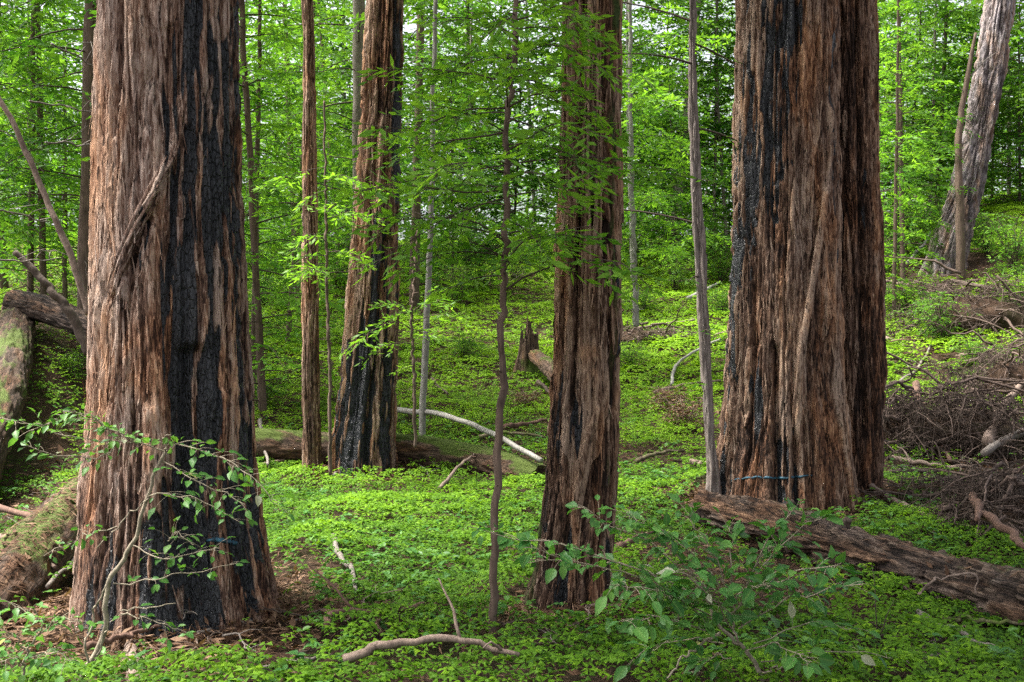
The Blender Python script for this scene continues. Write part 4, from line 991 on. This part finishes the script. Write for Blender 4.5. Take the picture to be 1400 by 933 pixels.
for (x0, x1, y0, y1, n) in zones:
    for i in range(n):
        k = int(g.integers(0, 4)); p = at(g.uniform(x0, x1), g.uniform(y0, y1))
        o = mb_protos[k] if not used[k] else mb_protos[k].copy()
        if used[k]: col.objects.link(o)
        used[k] = True
        o.location = tuple(p + [0, 0, .02 + g.uniform(0, .05)]); o.rotation_euler = (g.normal(0, .12), g.normal(0, .15), g.uniform(0, 6.28)); s = g.uniform(.35, .8) * (1 if p[1] < 8 else 1.5 if p[1] < 13 else 2.0); o.scale = (s, s, s)
        tag(o, WHAT[k], 'twig', 'small twigs in the litter'); PENDING.append((o, px_of(o), p[1], WHAT[k]))

# ------------------------------------------------------------------ brush piles of dead conifer limbs
def brush_pile(label, px, py, wid, dep, hgt, n, seed, leafless=.5):
    g = np.random.default_rng(seed); c = at(px, py); root = empty('brush_pile', tuple(c)); tag(root, label, 'brush pile')
    core, limbs, tw = MB(), MB(), MB()
    th = np.linspace(0, 2 * np.pi, 40, endpoint=False); ph = np.linspace(0.02, np.pi / 2 + .2, 14)[:, None]
    rr = 1 + .7 * (fbm(np.cos(th) * np.sin(ph) * 2.2, np.sin(th) * np.sin(ph) * 2.2, np.cos(ph) * 2.2 + 0 * th, seed, 3) - .5)
    v = np.stack([c[0] + wid * .62 * rr * np.cos(th) * np.sin(ph), c[1] + dep * .62 * rr * np.sin(th) * np.sin(ph), c[2] + hgt * .55 * rr * np.cos(ph) + 0 * th], -1)
    core.add(v.reshape(-1, 3), grid_faces(14, 40), None); build_child(core, 'litter_mound', M_GROUND, root)
    for i in range(n):
        a = g.uniform(0, 6.28); q = g.uniform(0, 1) ** .5
        p = c + [wid * q * math.cos(a), dep * q * math.sin(a), hgt * (1 - q * q) * g.uniform(.4, 1.05)]
        az = g.uniform(0, 6.28); L = g.uniform(.3, 1.0) * (.6 + .4 * wid)
        pth = limb_path(p, az, g.normal(-.15, .35), L, g.uniform(.1, .6), g, 8)
        tube(limbs, pth, g.uniform(.005, .016), .003, n=8, seg=5, wob=.12, seed=seed + i)
        m = int(g.integers(12, 28))
        for j in range(m):
            k = int(g.integers(1, 8)); d = nrm(g.normal(0, 1, 3) - [0, 0, .5]) * g.uniform(.10, .32)
            tube(tw, [pth[k], pth[k] + d * .6, pth[k] + d + [0, 0, -.06]], .0042, .0016, n=4, seg=3, cap=False, seed=j)
    for i in range(n // 12):
        a = g.uniform(0, 6.28); q = g.uniform(0, .9); p = c + [wid * q * math.cos(a), dep * q * math.sin(a), hgt * (1 - q * q) * g.uniform(.3, 1.1)]
        tube(limbs, limb_path(p, g.uniform(0, 6.28), g.normal(-.05, .35), g.uniform(.7, 1.5) * wid, g.uniform(0, .4), g, 10), g.uniform(.014, .03), .006, n=14, seg=7, wob=.2, seed=seed + 500 + i, bark=.25)
    build_child(limbs, 'limbs', M_BRUSH, root); build_child(tw, 'twigs', M_TWIG, root)
    return root
M_GROUND = ground_mat()
brush_pile('large dark brush pile of dead limbs right of the twin redwood', 1310, 612, 1.35, .9, .85, 260, 71)
brush_pile('brush pile of brown dead limbs behind the fallen log at the right edge', 1375, 735, .6, .7, .6, 150, 72)
brush_pile('mound of dark brush on the slope below the dead snag', 1345, 450, 1.6, 1.0, 1.0, 150, 73)
brush_pile('dark tangle of thin dead limbs between the twin redwood and the large brush pile', 1232, 612, .7, .6, .75, 110, 75)
brush_pile('tangle of dead limbs at the right edge above the large brush pile', 1395, 540, .9, .7, .9, 120, 76)
brush_pile('scattered grey twigs and limbs in the litter below the grey fir', 1255, 405, 1.4, .9, .45, 110, 77)
brush_pile('flat tangle of dead twigs between the large brush pile and the fallen log', 1335, 690, .75, .6, .30, 110, 78)
brush_pile('low brown heap of brush on the slope right of the middle redwood', 885, 465, 1.3, .7, .3, 60, 74)

# cut log end in the brush at right
log('cut_log', 'short log with a pale cut end sticking out of the brush at right', [P(1352, 712, 9.3), P(1366, 690, 9.7), P(1385, 660, 10.3)], .12, .14, M_LOG, 67, n=60, seg=40, tone0=.5)

# ------------------------------------------------------------------ ground
def ground():
    xs = np.concatenate([np.linspace(-400, -40, 20), np.linspace(-36, -12, 50), np.arange(-11.5, 11.5, .07), np.linspace(12, 36, 50), np.linspace(40, 400, 20)])
    ys = np.concatenate([np.linspace(-60, 1, 20), np.arange(1.2, 17, .07), np.linspace(17.2, 50, 140), np.linspace(52, 110, 50), np.linspace(118, 900, 30)])
    X, Y = np.meshgrid(xs, ys)
    Z = gz(X, Y) + .05 * (fbm(X * 5, Y * 5, .5, 21, 2) - .5) * (np.abs(X) < 13)
    mb = MB(); mb.add(np.stack([X, Y, Z], -1).reshape(-1, 3), grid_faces(len(ys), len(xs), False))
    o = mb.build('ground', M_GROUND); o['kind'] = 'structure'
    return o
ground()

# ------------------------------------------------------------------ ground cover: redwood sorrel, needle litter
TR = [(-.65, 6.3, .62), (.46, 6.6, .3), (2.6, 10.5, .75), (3.3, 10.9, .5)]
TRUNKS = [(-2.05, 6.3, .78), (.42, 6.6, .36), (2.55, 10.5, .75), (3.32, 10.85, .42), (-1.75, 13.0, .5), (-2.33, 12.8, .2), (10.2, 25.5, .9)]
def cover_density(x, y):
    px = CX + F * x / y; z = gz(x, y); v = CY - F * (z - CZ) / y
    d = .92 + 0 * x
    n = fbm(x * .55, y * .55, 2.2, 31, 3)
    d = d * (1 - (1 - sstep(.33, .49, n)) * (.88 - .5 * sstep(12, 18, y)))
    for (tx, ty, r) in TRUNKS:
        q = np.hypot(x - tx, y - ty); d = d * sstep(r * .9, r * 1.9, q + .25 * (n - .5))
    bare = np.exp(-(((px - 330) / 190) ** 2 + ((v - 900) / 42) ** 2)) + np.exp(-(((px - 690) / 70) ** 2 + ((v - 880) / 30) ** 2)) * .7
    bare += np.exp(-(((px - 60) / 90) ** 2 + ((v - 640) / 90) ** 2)) * 1.1 + np.exp(-(((px - 60) / 80) ** 2 + ((v - 480) / 70) ** 2))
    bare += np.exp(-(((px - 1330) / 120) ** 2 + ((v - 430) / 60) ** 2)) * .8 + np.exp(-(((px - 1320) / 110) ** 2 + ((v - 590) / 50) ** 2)) + np.exp(-(((px - 1370) / 60) ** 2 + ((v - 700) / 50) ** 2))
    bare += .75 * np.exp(-(((px - 1320) / 120) ** 2 + ((v - 640) / 75) ** 2))
    bare += np.exp(-(((px - 560) / 60) ** 2 + ((v - 650) / 30) ** 2)) * .5
    bare += .40 * sstep(21, 30, y) * sstep(.35, .6, fbm(x * .3, y * .3, 7.7, 33, 2))
    d = d * np.clip(1 - bare * (.75 + .9 * (n - .4)), 0.03, 1)
    return d
def sorrel(name, y0, y1, dens, size, label, seed):
    g = np.random.default_rng(seed)
    A = .5 * .98 * (y1 ** 2 - y0 ** 2) * 1.12; n = int(A * dens)
    y = np.sqrt(g.uniform(y0 ** 2, y1 ** 2, n)); x = (g.uniform(-.545, .545, n)) * y
    keep = g.uniform(0, 1, n) < cover_density(x, y); x, y = x[keep], y[keep]; n = len(x)
    pat = fbm(x * 1.4, y * 1.4, .7, 41, 3); pat2 = noise(x * 5, y * 5, .7, 43)
    h = .02 + .22 * np.clip(pat - .28, 0, .6) + .05 * pat2 + g.uniform(0, .05, n)
    c = np.stack([x, y, gz(x, y) + h], 1)
    tx = (fbm(x * 3 + .2, y * 3, .7, 44, 2) - fbm(x * 3 - .2, y * 3, .7, 44, 2)) * 1.2
    up = np.stack([g.normal(0, .28, n) + tx, g.normal(0, .28, n) - .12, np.ones(n)], 1); up = nrm(up)
    s = size * g.uniform(.55, 1.25, n) * (.8 + .5 * pat)
    e1 = nrm(np.cross(up, nrm(g.normal(0, 1, (n, 3))))); e2 = np.cross(up, e1)
    rnd = np.clip(.10 + .9 * (pat - .5) + .40 * sstep(9, 18, y) + .25 + g.normal(0, .15, n), 0, 1)  # leaf tone rises with depth: shaded foreground and sunlit slope put into the colour
    mb = MB(); rot = g.uniform(0, 6.28, n)
    for k in range(3):
        a = rot + k * 2.0944
        def pt(rad, da, dz):
            return c + (e1 * np.cos(a + da)[:, None] + e2 * np.sin(a + da)[:, None]) * (s * rad)[:, None] + up * (s * dz)[:, None]
        V = np.stack([pt(.04, 0, 0), pt(.92, -.50, -.22), pt(.80, 0, -.05), pt(.92, .50, -.22)], 1)
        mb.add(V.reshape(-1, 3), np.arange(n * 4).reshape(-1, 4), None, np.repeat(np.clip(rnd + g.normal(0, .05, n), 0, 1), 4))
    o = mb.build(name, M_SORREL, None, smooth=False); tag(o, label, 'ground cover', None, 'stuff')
    return o
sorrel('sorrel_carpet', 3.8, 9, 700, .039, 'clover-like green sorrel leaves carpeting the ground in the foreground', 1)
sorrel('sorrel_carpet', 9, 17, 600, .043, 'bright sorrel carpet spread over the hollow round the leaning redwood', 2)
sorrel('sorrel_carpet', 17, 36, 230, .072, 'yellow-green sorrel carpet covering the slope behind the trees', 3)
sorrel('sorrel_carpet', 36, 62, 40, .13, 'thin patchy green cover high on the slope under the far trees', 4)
def litter(name, y0, y1, dens, size, label, seed):
    g = np.random.default_rng(seed); A = .5 * .98 * (y1 ** 2 - y0 ** 2) * 1.1; n = int(A * dens)
    y = np.sqrt(g.uniform(y0 ** 2, y1 ** 2, n)); x = g.uniform(-.54, .54, n) * y
    keep = g.uniform(0, 1, n) < 1.05 - .90 * cover_density(x, y); x, y = x[keep], y[keep]; n = len(x)
    p = np.stack([x, y, gz(x, y) + .025 + g.uniform(0, .03, n)], 1)
    d = g.normal(0, 1, (n, 3)); d[:, 2] = g.normal(.0, .22, n); up = np.tile([0, 0, 1.], (n, 1)) + g.normal(0, .4, (n, 3))
    L = size * g.uniform(.5, 1.6, n); wide = g.uniform(0, 1, n) < .12
    mb = MB(); leaves(mb, p, d, up, L, np.where(wide, L * .45, L * .10 + .001), g.uniform(0, 1, n) ** 1.3)
    o = mb.build(name, M_DEADLEAF, None, smooth=False); tag(o, label, 'leaf litter', None, 'stuff')
litter('needle_litter', 4, 11, 700, .06, 'brown needles and dry leaves littering the ground near the trunks', 5)
litter('needle_litter', 11, 30, 130, .11, 'brown dry litter showing through the green on the slope', 6)

def bark_litter(n, seed):
    g = np.random.default_rng(seed); k = g.choice(5, n, p=[.34, .16, .24, .1, .16]); T = np.array(TRUNKS)[:5][k]
    a = g.uniform(0, 6.28, n); r = T[:, 2] * (.72 + np.abs(g.normal(0, .42, n)))
    x = T[:, 0] + r * np.cos(a); y = T[:, 1] + r * np.sin(a)
    p = np.stack([x, y, gz(x, y) + .02 + .12 * np.clip(1.3 - r / T[:, 2], 0, 1) * g.uniform(0, 1, n)], 1)
    d = g.normal(0, 1, (n, 3)); d[:, 2] *= .3; L = g.uniform(.02, .10, n); mb = MB()
    leaves(mb, p, d, np.tile([0, 0, 1.], (n, 1)) + g.normal(0, .4, (n, 3)), L, L * g.uniform(.08, .3, n), g.uniform(0, 1, n))
    o = mb.build('bark_litter', M_DEADLEAF, None, smooth=False); tag(o, 'shed bark flakes and needles heaped round the feet of the big trunks', 'bark litter', None, 'stuff')
bark_litter(14000, 15)
def herbs(n, seed):
    g = np.random.default_rng(seed); y = np.sqrt(g.uniform(4.2 ** 2, 15 ** 2, n)); x = g.uniform(-.53, .53, n) * y
    k = (fbm(x * .8, y * .8, 3.1, 91, 2) > .5) & (g.uniform(0, 1, n) < cover_density(x, y) + .15); x, y = x[k], y[k]; m = 4
    c = np.repeat(np.stack([x, y, gz(x, y) + g.uniform(.05, .16, len(x))], 1), m, 0); a = g.uniform(0, 6.28, len(c))
    d = np.stack([np.cos(a), np.sin(a), g.normal(.1, .25, len(c))], 1); L = np.repeat(g.uniform(.03, .065, len(x)), m) * g.uniform(.7, 1.2, len(c)); mb = MB()
    broadleaves(mb, c, d, np.tile([0, 0, 1.], (len(c), 1)) + g.normal(0, .25, (len(c), 3)), L, L * .62, np.clip(np.repeat(g.uniform(.2, .9, len(x)), m) + g.normal(0, .1, len(c)), 0, 1))
    o = mb.build('low_herbs', M_SHRUB, None); tag(o, 'low broad-leaved herbs growing through the sorrel in the near hollow', 'ground cover', None, 'stuff')
herbs(9000, 16)

# ------------------------------------------------------------------ shrubs, ferns upslope
M_BUSH = M_BROAD
BUSH = Kit([bush('bush', 31, 1.1, .8, 12, .055, .022, M_BROAD), bush('bush', 32, 1.6, 1.0, 14, .065, .026, M_BROAD, tone=.4), bush('bush', 33, .7, .7, 10, .05, .02, M_NEEDLE, tone=.6), bush('bush', 34, .6, .55, 12, .05, .022, M_DEADLEAF, stem=M_STICK)])
WB = ['leafy green bush on the slope', 'tall loose green bush on the slope', 'low dark green bush on the slope', 'dry brown-leaved bush on the slope']
for k, px, py, s in [(0, 650, 400, 1), (0, 620, 420, .9), (2, 635, 495, .9), (1, 560, 395, 1), (0, 460, 400, 1), (2, 360, 560, .8), (1, 360, 420, 1.1), (0, 400, 430, .9), (0, 700, 385, 1), (1, 740, 375, 1), (2, 880, 430, 1), (0, 920, 400, 1), (1, 870, 375, 1), (2, 985, 430, 1),
                     (0, 985, 390, 1), (3, 935, 590, .9), (3, 915, 560, .7), (2, 1240, 430, 1), (0, 1290, 470, .9), (2, 1330, 500, .8), (1, 1385, 380, 1.1), (0, 1400, 440, 1), (1, 1235, 345, 1), (0, 1350, 350, 1), (2, 95, 520, .7), (2, 640, 640, .5), (2, 345, 690, .5), (0, 520, 380, 1), (1, 1210, 380, .8), (3, 720, 560, .6), (2, 860, 505, .7),
                     (0, 585, 375, 1.1), (1, 640, 365, 1.2), (1, 480, 375, 1.2), (1, 425, 372, 1.1), (1, 350, 375, 1.1), (1, 910, 362, 1.1), (1, 960, 362, 1.2), (1, 1300, 335, 1.1), (1, 795, 370, 1.1)]:
    p = at(px, py); BUSH.place(k, p[0], p[1], rng.uniform(0, 6.28), s, WB[k], 'bush', 'bushes on the slope')
def fern(seed, n=11, L=.6):
    g = np.random.default_rng(seed); root = empty('sword_fern', (0, 0, 0))
    for i in range(n):
        mb = MB()
        az = i * 6.283 / n + g.normal(0, .2); l = L * g.uniform(.75, 1.1); t = np.linspace(0, 1, 14)[:, None]
        d = np.array([math.cos(az), math.sin(az), 0]); path = d * l * .85 * t + np.array([0, 0, 1.]) * l * (1.1 * t - .95 * t ** 2)
        tube(mb, path, .004, .0015, n=14, seg=4, cap=False)
        k = np.repeat(np.arange(1, 14), 4); fr = np.tile([0, .25, .5, .75], 13)[:, None]; k2 = np.minimum(k + 1, 13)
        p = path[k] * (1 - fr) + path[k2] * fr; sg = np.tile([1., -1.], len(k) // 2)
        side = nrm(np.cross(np.tile(d, (len(k), 1)), [0, 0, 1.])); tt = p @ d / (l * .85)
        leaves(mb, p, side * sg[:, None] + d * .35, np.tile([0, 0, 1.], (len(k), 1)) + g.normal(0, .1, (len(k), 3)), .11 * l / .6 * np.clip(1.1 - tt, .1, 1) * np.clip(tt * 5, .3, 1), .02, np.clip(g.normal(.55, .12, len(k)), 0, 1))
        mb.build('frond', M_FERN, root, smooth=False)
    return root
FERN = Kit([fern(81), fern(82, 9, .5)])
for k, px, py, s in [(0, 665, 700, .8), (1, 700, 690, .6), (0, 1290, 760, .6), (1, 825, 480, .8), (0, 980, 470, 1.), (1, 560, 480, 1.0), (0, 1300, 590, .5), (1, 600, 470, 1.0), (0, 1130, 860, .5), (1, 575, 835, .4), (0, 730, 900, .35), (1, 860, 880, .4), (0, 395, 780, .35), (1, 520, 700, .5), (0, 900, 690, .5), (1, 1245, 830, .45), (0, 420, 560, .9), (1, 1000, 560, .7), (0, 880, 600, .7), (1, 640, 560, .8), (0, 1380, 560, .7), (1, 1225, 500, .7)]:
    p = at(px, py); FERN.place(k, p[0], p[1], rng.uniform(0, 6.28), s, 'small green fern tuft', 'fern', 'ferns on the forest floor')

# ------------------------------------------------------------------ broadleaf shrubs in the foreground
def leafy_shrub(name, label, stems, sprays, seed, leaf, M=M_SHRUB, dead=.05, base=None):
    """stems: list of (pixel points with depth, r0, r1); sprays: (pixel path with depth, n leaves)"""
    g = np.random.default_rng(seed)
    root = empty(name, tuple(base)); tag(root, label, 'shrub')
    for pts, r0, r1 in stems:
        mb = MB(); tube(mb, [P(*q) for q in pts], r0, r1, n=30, seg=9, wob=.04, seed=seed + int(pts[0][0]), bark=.12); build_child(mb, 'stem', M_STEM, root)
    tw, lf = MB(), MB()
    for pts, n, tone in sprays:
        n = int(n * 1.6)
        path = tube(tw, [P(*q) for q in pts], .0035, .0014, n=16, seg=5, wob=.05, seed=int(pts[-1][0]), cap=False)
        for i in range(n):
            t = .12 + .88 * (i + g.uniform(0, .6)) / n; k = min(int(t * 15), 14)
            p = path[k]; dr = nrm(path[k + 1] - path[k]); sd = nrm(np.cross(dr, [0, 0, 1.])) * (1 if i % 2 else -1)
            d = nrm(dr * .5 + sd * .8 + g.normal(0, .3, 3)); tip = p + d * g.uniform(.02, .10)
            tube(tw, [p, (p + tip) / 2 + [0, 0, .006], tip], .0014, .001, n=4, seg=3, cap=False)
            up = nrm(np.array([0, -.25, 1.]) + g.normal(0, .38, 3)); l = leaf * g.uniform(.55, 1.25)
            c = .9 if g.uniform() < dead else 0.
            broadleaves(lf, tip[None], (d - [0, 0, .25])[None], up[None], l, l * g.uniform(.5, .66), np.array([np.clip(tone + g.normal(0, .18), 0, 1)]), c=c)
            if g.uniform() < .6:
                d2 = nrm(d + g.normal(0, .6, 3)); l2 = l * .75
                broadleaves(lf, p[None] + d2[None] * .03, d2[None], up[None], l2, l2 * .58, np.array([np.clip(tone + g.normal(0, .18), 0, 1)]))
    build_child(tw, 'twigs', M_STEM, root); build_child(lf, 'leaves', M, root)
    return root
# shrub in front of the burned redwood
b = at(112, 925)
leafy_shrub('leafy_shrub', 'leafy shrub with pale curved stems growing before the burned redwood at left',
    [([(108, 935, 5.15), (140, 870, 5.15), (150, 800, 5.15), (182, 740, 5.15), (205, 670, 5.15), (226, 618, 5.15)], .014, .007),
     ([(118, 925, 5.1), (122, 860, 5.1), (145, 800, 5.1)], .006, .004),
     ([(205, 680, 5.15), (165, 715, 5.1), (130, 752, 5.05)], .004, .002), ([(130, 905, 5.1), (160, 840, 5.05), (240, 825, 5.0)], .004, .002)],
    [([(226, 618, 5.15), (190, 608, 5.1), (160, 605, 5.0), (110, 600, 4.9)], 12, .62), ([(190, 608, 5.1), (150, 585, 5.0), (90, 575, 4.9), (40, 590, 4.85)], 18, .62), ([(160, 600, 5.0), (120, 570, 4.95), (80, 560, 4.9)], 12, .6),
     ([(110, 600, 4.9), (60, 585, 4.85), (20, 575, 4.8), (-10, 570, 4.8)], 10, .66), ([(160, 605, 5.), (130, 630, 4.9), (70, 620, 4.9), (30, 605, 4.85)], 12, .5),
     ([(226, 618, 5.15), (250, 610, 5.1), (300, 625, 5.0), (340, 650, 4.95)], 14, .5), ([(300, 625, 5.0), (330, 640, 4.95), (365, 672, 4.9), (375, 690, 4.9)], 9, .45), ([(222, 630, 5.15), (255, 650, 5.05), (300, 672, 5.0), (335, 690, 4.95)], 16, .42),
     ([(200, 680, 5.15), (240, 675, 5.05), (285, 690, 5.0), (330, 715, 4.95)], 12, .38), ([(180, 745, 5.15), (220, 765, 5.05), (270, 752, 5.0), (300, 750, 4.95)], 9, .4), ([(155, 798, 5.15), (210, 795, 5.05), (270, 780, 5.0), (325, 770, 4.95)], 7, .42),
     ([(230, 740, 5.1), (240, 730, 5.05), (265, 745, 5.0)], 7, .5), ([(165, 840, 5.1), (200, 845, 5.0), (240, 862, 5.)], 8, .45), ([(160, 720, 5.1), (110, 735, 5.0), (60, 760, 4.95)], 9, .35), ([(226, 618, 5.15), (228, 600, 5.1), (232, 590, 5.05)], 4, .6)],
    901, .050, base=b, dead=.015)
# shrub at the bottom right
b = at(1042, 925)
S = []
gS = np.random.default_rng(14)
for (x0, y0, x1, y1, n) in [(1000, 830, 640, 720, 16), (990, 850, 700, 745, 14), (1000, 840, 790, 690, 14), (960, 800, 850, 700, 12), (930, 800, 720, 770, 13), (1000, 830, 900, 720, 13), (1000, 820, 940, 700, 12), (1000, 820, 1000, 715, 12), (1010, 830, 1070, 740, 12), (1020, 830, 1150, 770, 14), (1010, 810, 1130, 700, 14),
                            (1020, 800, 1090, 690, 12), (1010, 860, 1180, 800, 12), (1030, 880, 1170, 860, 10), (990, 880, 870, 900, 12), (985, 870, 850, 850, 12), (980, 850, 830, 800, 12), (1000, 860, 940, 780, 12), (990, 850, 1050, 800, 10), (1020, 890, 1110, 905, 9), (1000, 900, 940, 925, 9), (1040, 905, 1220, 900, 6), (930, 860, 900, 800, 10)]:
    Y0 = 4.75; Y1 = 4.75 - gS.uniform(-.35, .45)
    S.append(([(x0, y0, Y0), ((x0 * .6 + x1 * .4), (y0 * .6 + y1 * .4) - 14, Y0 * .6 + Y1 * .4), ((x0 * .25 + x1 * .75), (y0 * .25 + y1 * .75) - 8, Y0 * .25 + Y1 * .75), (x1, y1, Y1)], n, gS.uniform(.38, .66)))
leafy_shrub('leafy_shrub', 'broad-leaved shrub with crooked dark stems at the lower right before the fallen log',
    [([(1045, 935, 4.8), (1030, 905, 4.8), (1010, 880, 4.8), (985, 862, 4.8), (965, 820, 4.8), (950, 790, 4.75)], .011, .005), ([(1010, 880, 4.8), (1000, 850, 4.8), (1005, 820, 4.75), (1040, 790, 4.7)], .006, .003), ([(985, 865, 4.8), (940, 895, 4.75), (910, 930, 4.7)], .006, .004), ([(1040, 920, 4.8), (1070, 912, 4.75), (1110, 905, 4.7)], .004, .002)],
    S, 902, .074, base=b, dead=.03)
# small extra leafy sprigs near the bottom corners
b = at(40, 890)
leafy_shrub('leafy_shrub', 'low dark-leaved shrub in the bottom left corner', [([(30, 930, 4.7), (40, 890, 4.7), (60, 850, 4.7)], .006, .003)],
    [([(40, 890, 4.7), (20, 870, 4.65), (-10, 850, 4.6)], 10, .45), ([(50, 870, 4.7), (80, 850, 4.65), (110, 850, 4.6)], 10, .45), ([(40, 900, 4.7), (70, 895, 4.6), (110, 905, 4.55)], 10, .4), ([(35, 910, 4.7), (10, 900, 4.6), (-20, 905, 4.55)], 9, .45), ([(60, 850, 4.7), (40, 835, 4.65), (10, 825, 4.6)], 9, .5)], 903, .05, base=b, dead=.01)

for kit in (CON, BROADT, BUSH, FERN): kit.clean()
finish_labels()

# ------------------------------------------------------------------ light, sky, camera
SUN = Vector((-.50, .05, 1.0)).normalized()
w = bpy.data.worlds.new('World'); scene.world = w; w.use_nodes = True
nt = w.node_tree; nt.nodes.clear()
sky = nt.nodes.new('ShaderNodeTexSky'); sky.sky_type = 'NISHITA'; sky.sun_disc = False
sky.sun_elevation = math.asin(SUN.z); sky.sun_rotation = math.atan2(SUN.x, SUN.y)
sky.dust_density = 6.0; sky.air_density = .6; sky.ozone_density = .3
bg = nt.nodes.new('ShaderNodeBackground'); bg.inputs[1].default_value = .145
wo = nt.nodes.new('ShaderNodeOutputWorld'); hs = nt.nodes.new('ShaderNodeHueSaturation'); hs.inputs['Saturation'].default_value = .35; nt.links.new(sky.outputs[0], hs.inputs['Color']); nt.links.new(hs.outputs[0], bg.inputs[0]); nt.links.new(bg.outputs[0], wo.inputs[0])
ld = bpy.data.lights.new('sun', 'SUN'); ld.energy = 3.8; ld.angle = R(14); ld.color = (1, .96, .88)
lo = bpy.data.objects.new('sun', ld); col.objects.link(lo); lo.rotation_euler = SUN.to_track_quat('Z', 'Y').to_euler()

cd = bpy.data.cameras.new('camera'); cam = bpy.data.objects.new('camera', cd); col.objects.link(cam)
cam.location = (0, 0, CZ); cam.rotation_euler = (R(90), 0, 0)
cd.sensor_width = 36; cd.lens = 18 / math.tan(R(25)); cd.clip_end = 3000; cd.clip_start = .05
scene.camera = cam
scene.view_settings.view_transform = 'Standard'; scene.view_settings.look = 'None'; scene.view_settings.gamma = 1.0
scene.view_settings.exposure = 1.95
scene.render.resolution_x = 1024; scene.render.resolution_y = 682
cy = scene.cycles
cy.max_bounces = 6; cy.diffuse_bounces = 4; cy.glossy_bounces = 2; cy.transmission_bounces = 4; cy.transparent_max_bounces = 4
cy.caustics_reflective = False; cy.caustics_refractive = False
cy.use_denoising = False; cy.denoiser = 'OPENIMAGEDENOISE'; cy.denoising_prefilter = 'ACCURATE'
cy.use_adaptive_sampling = False
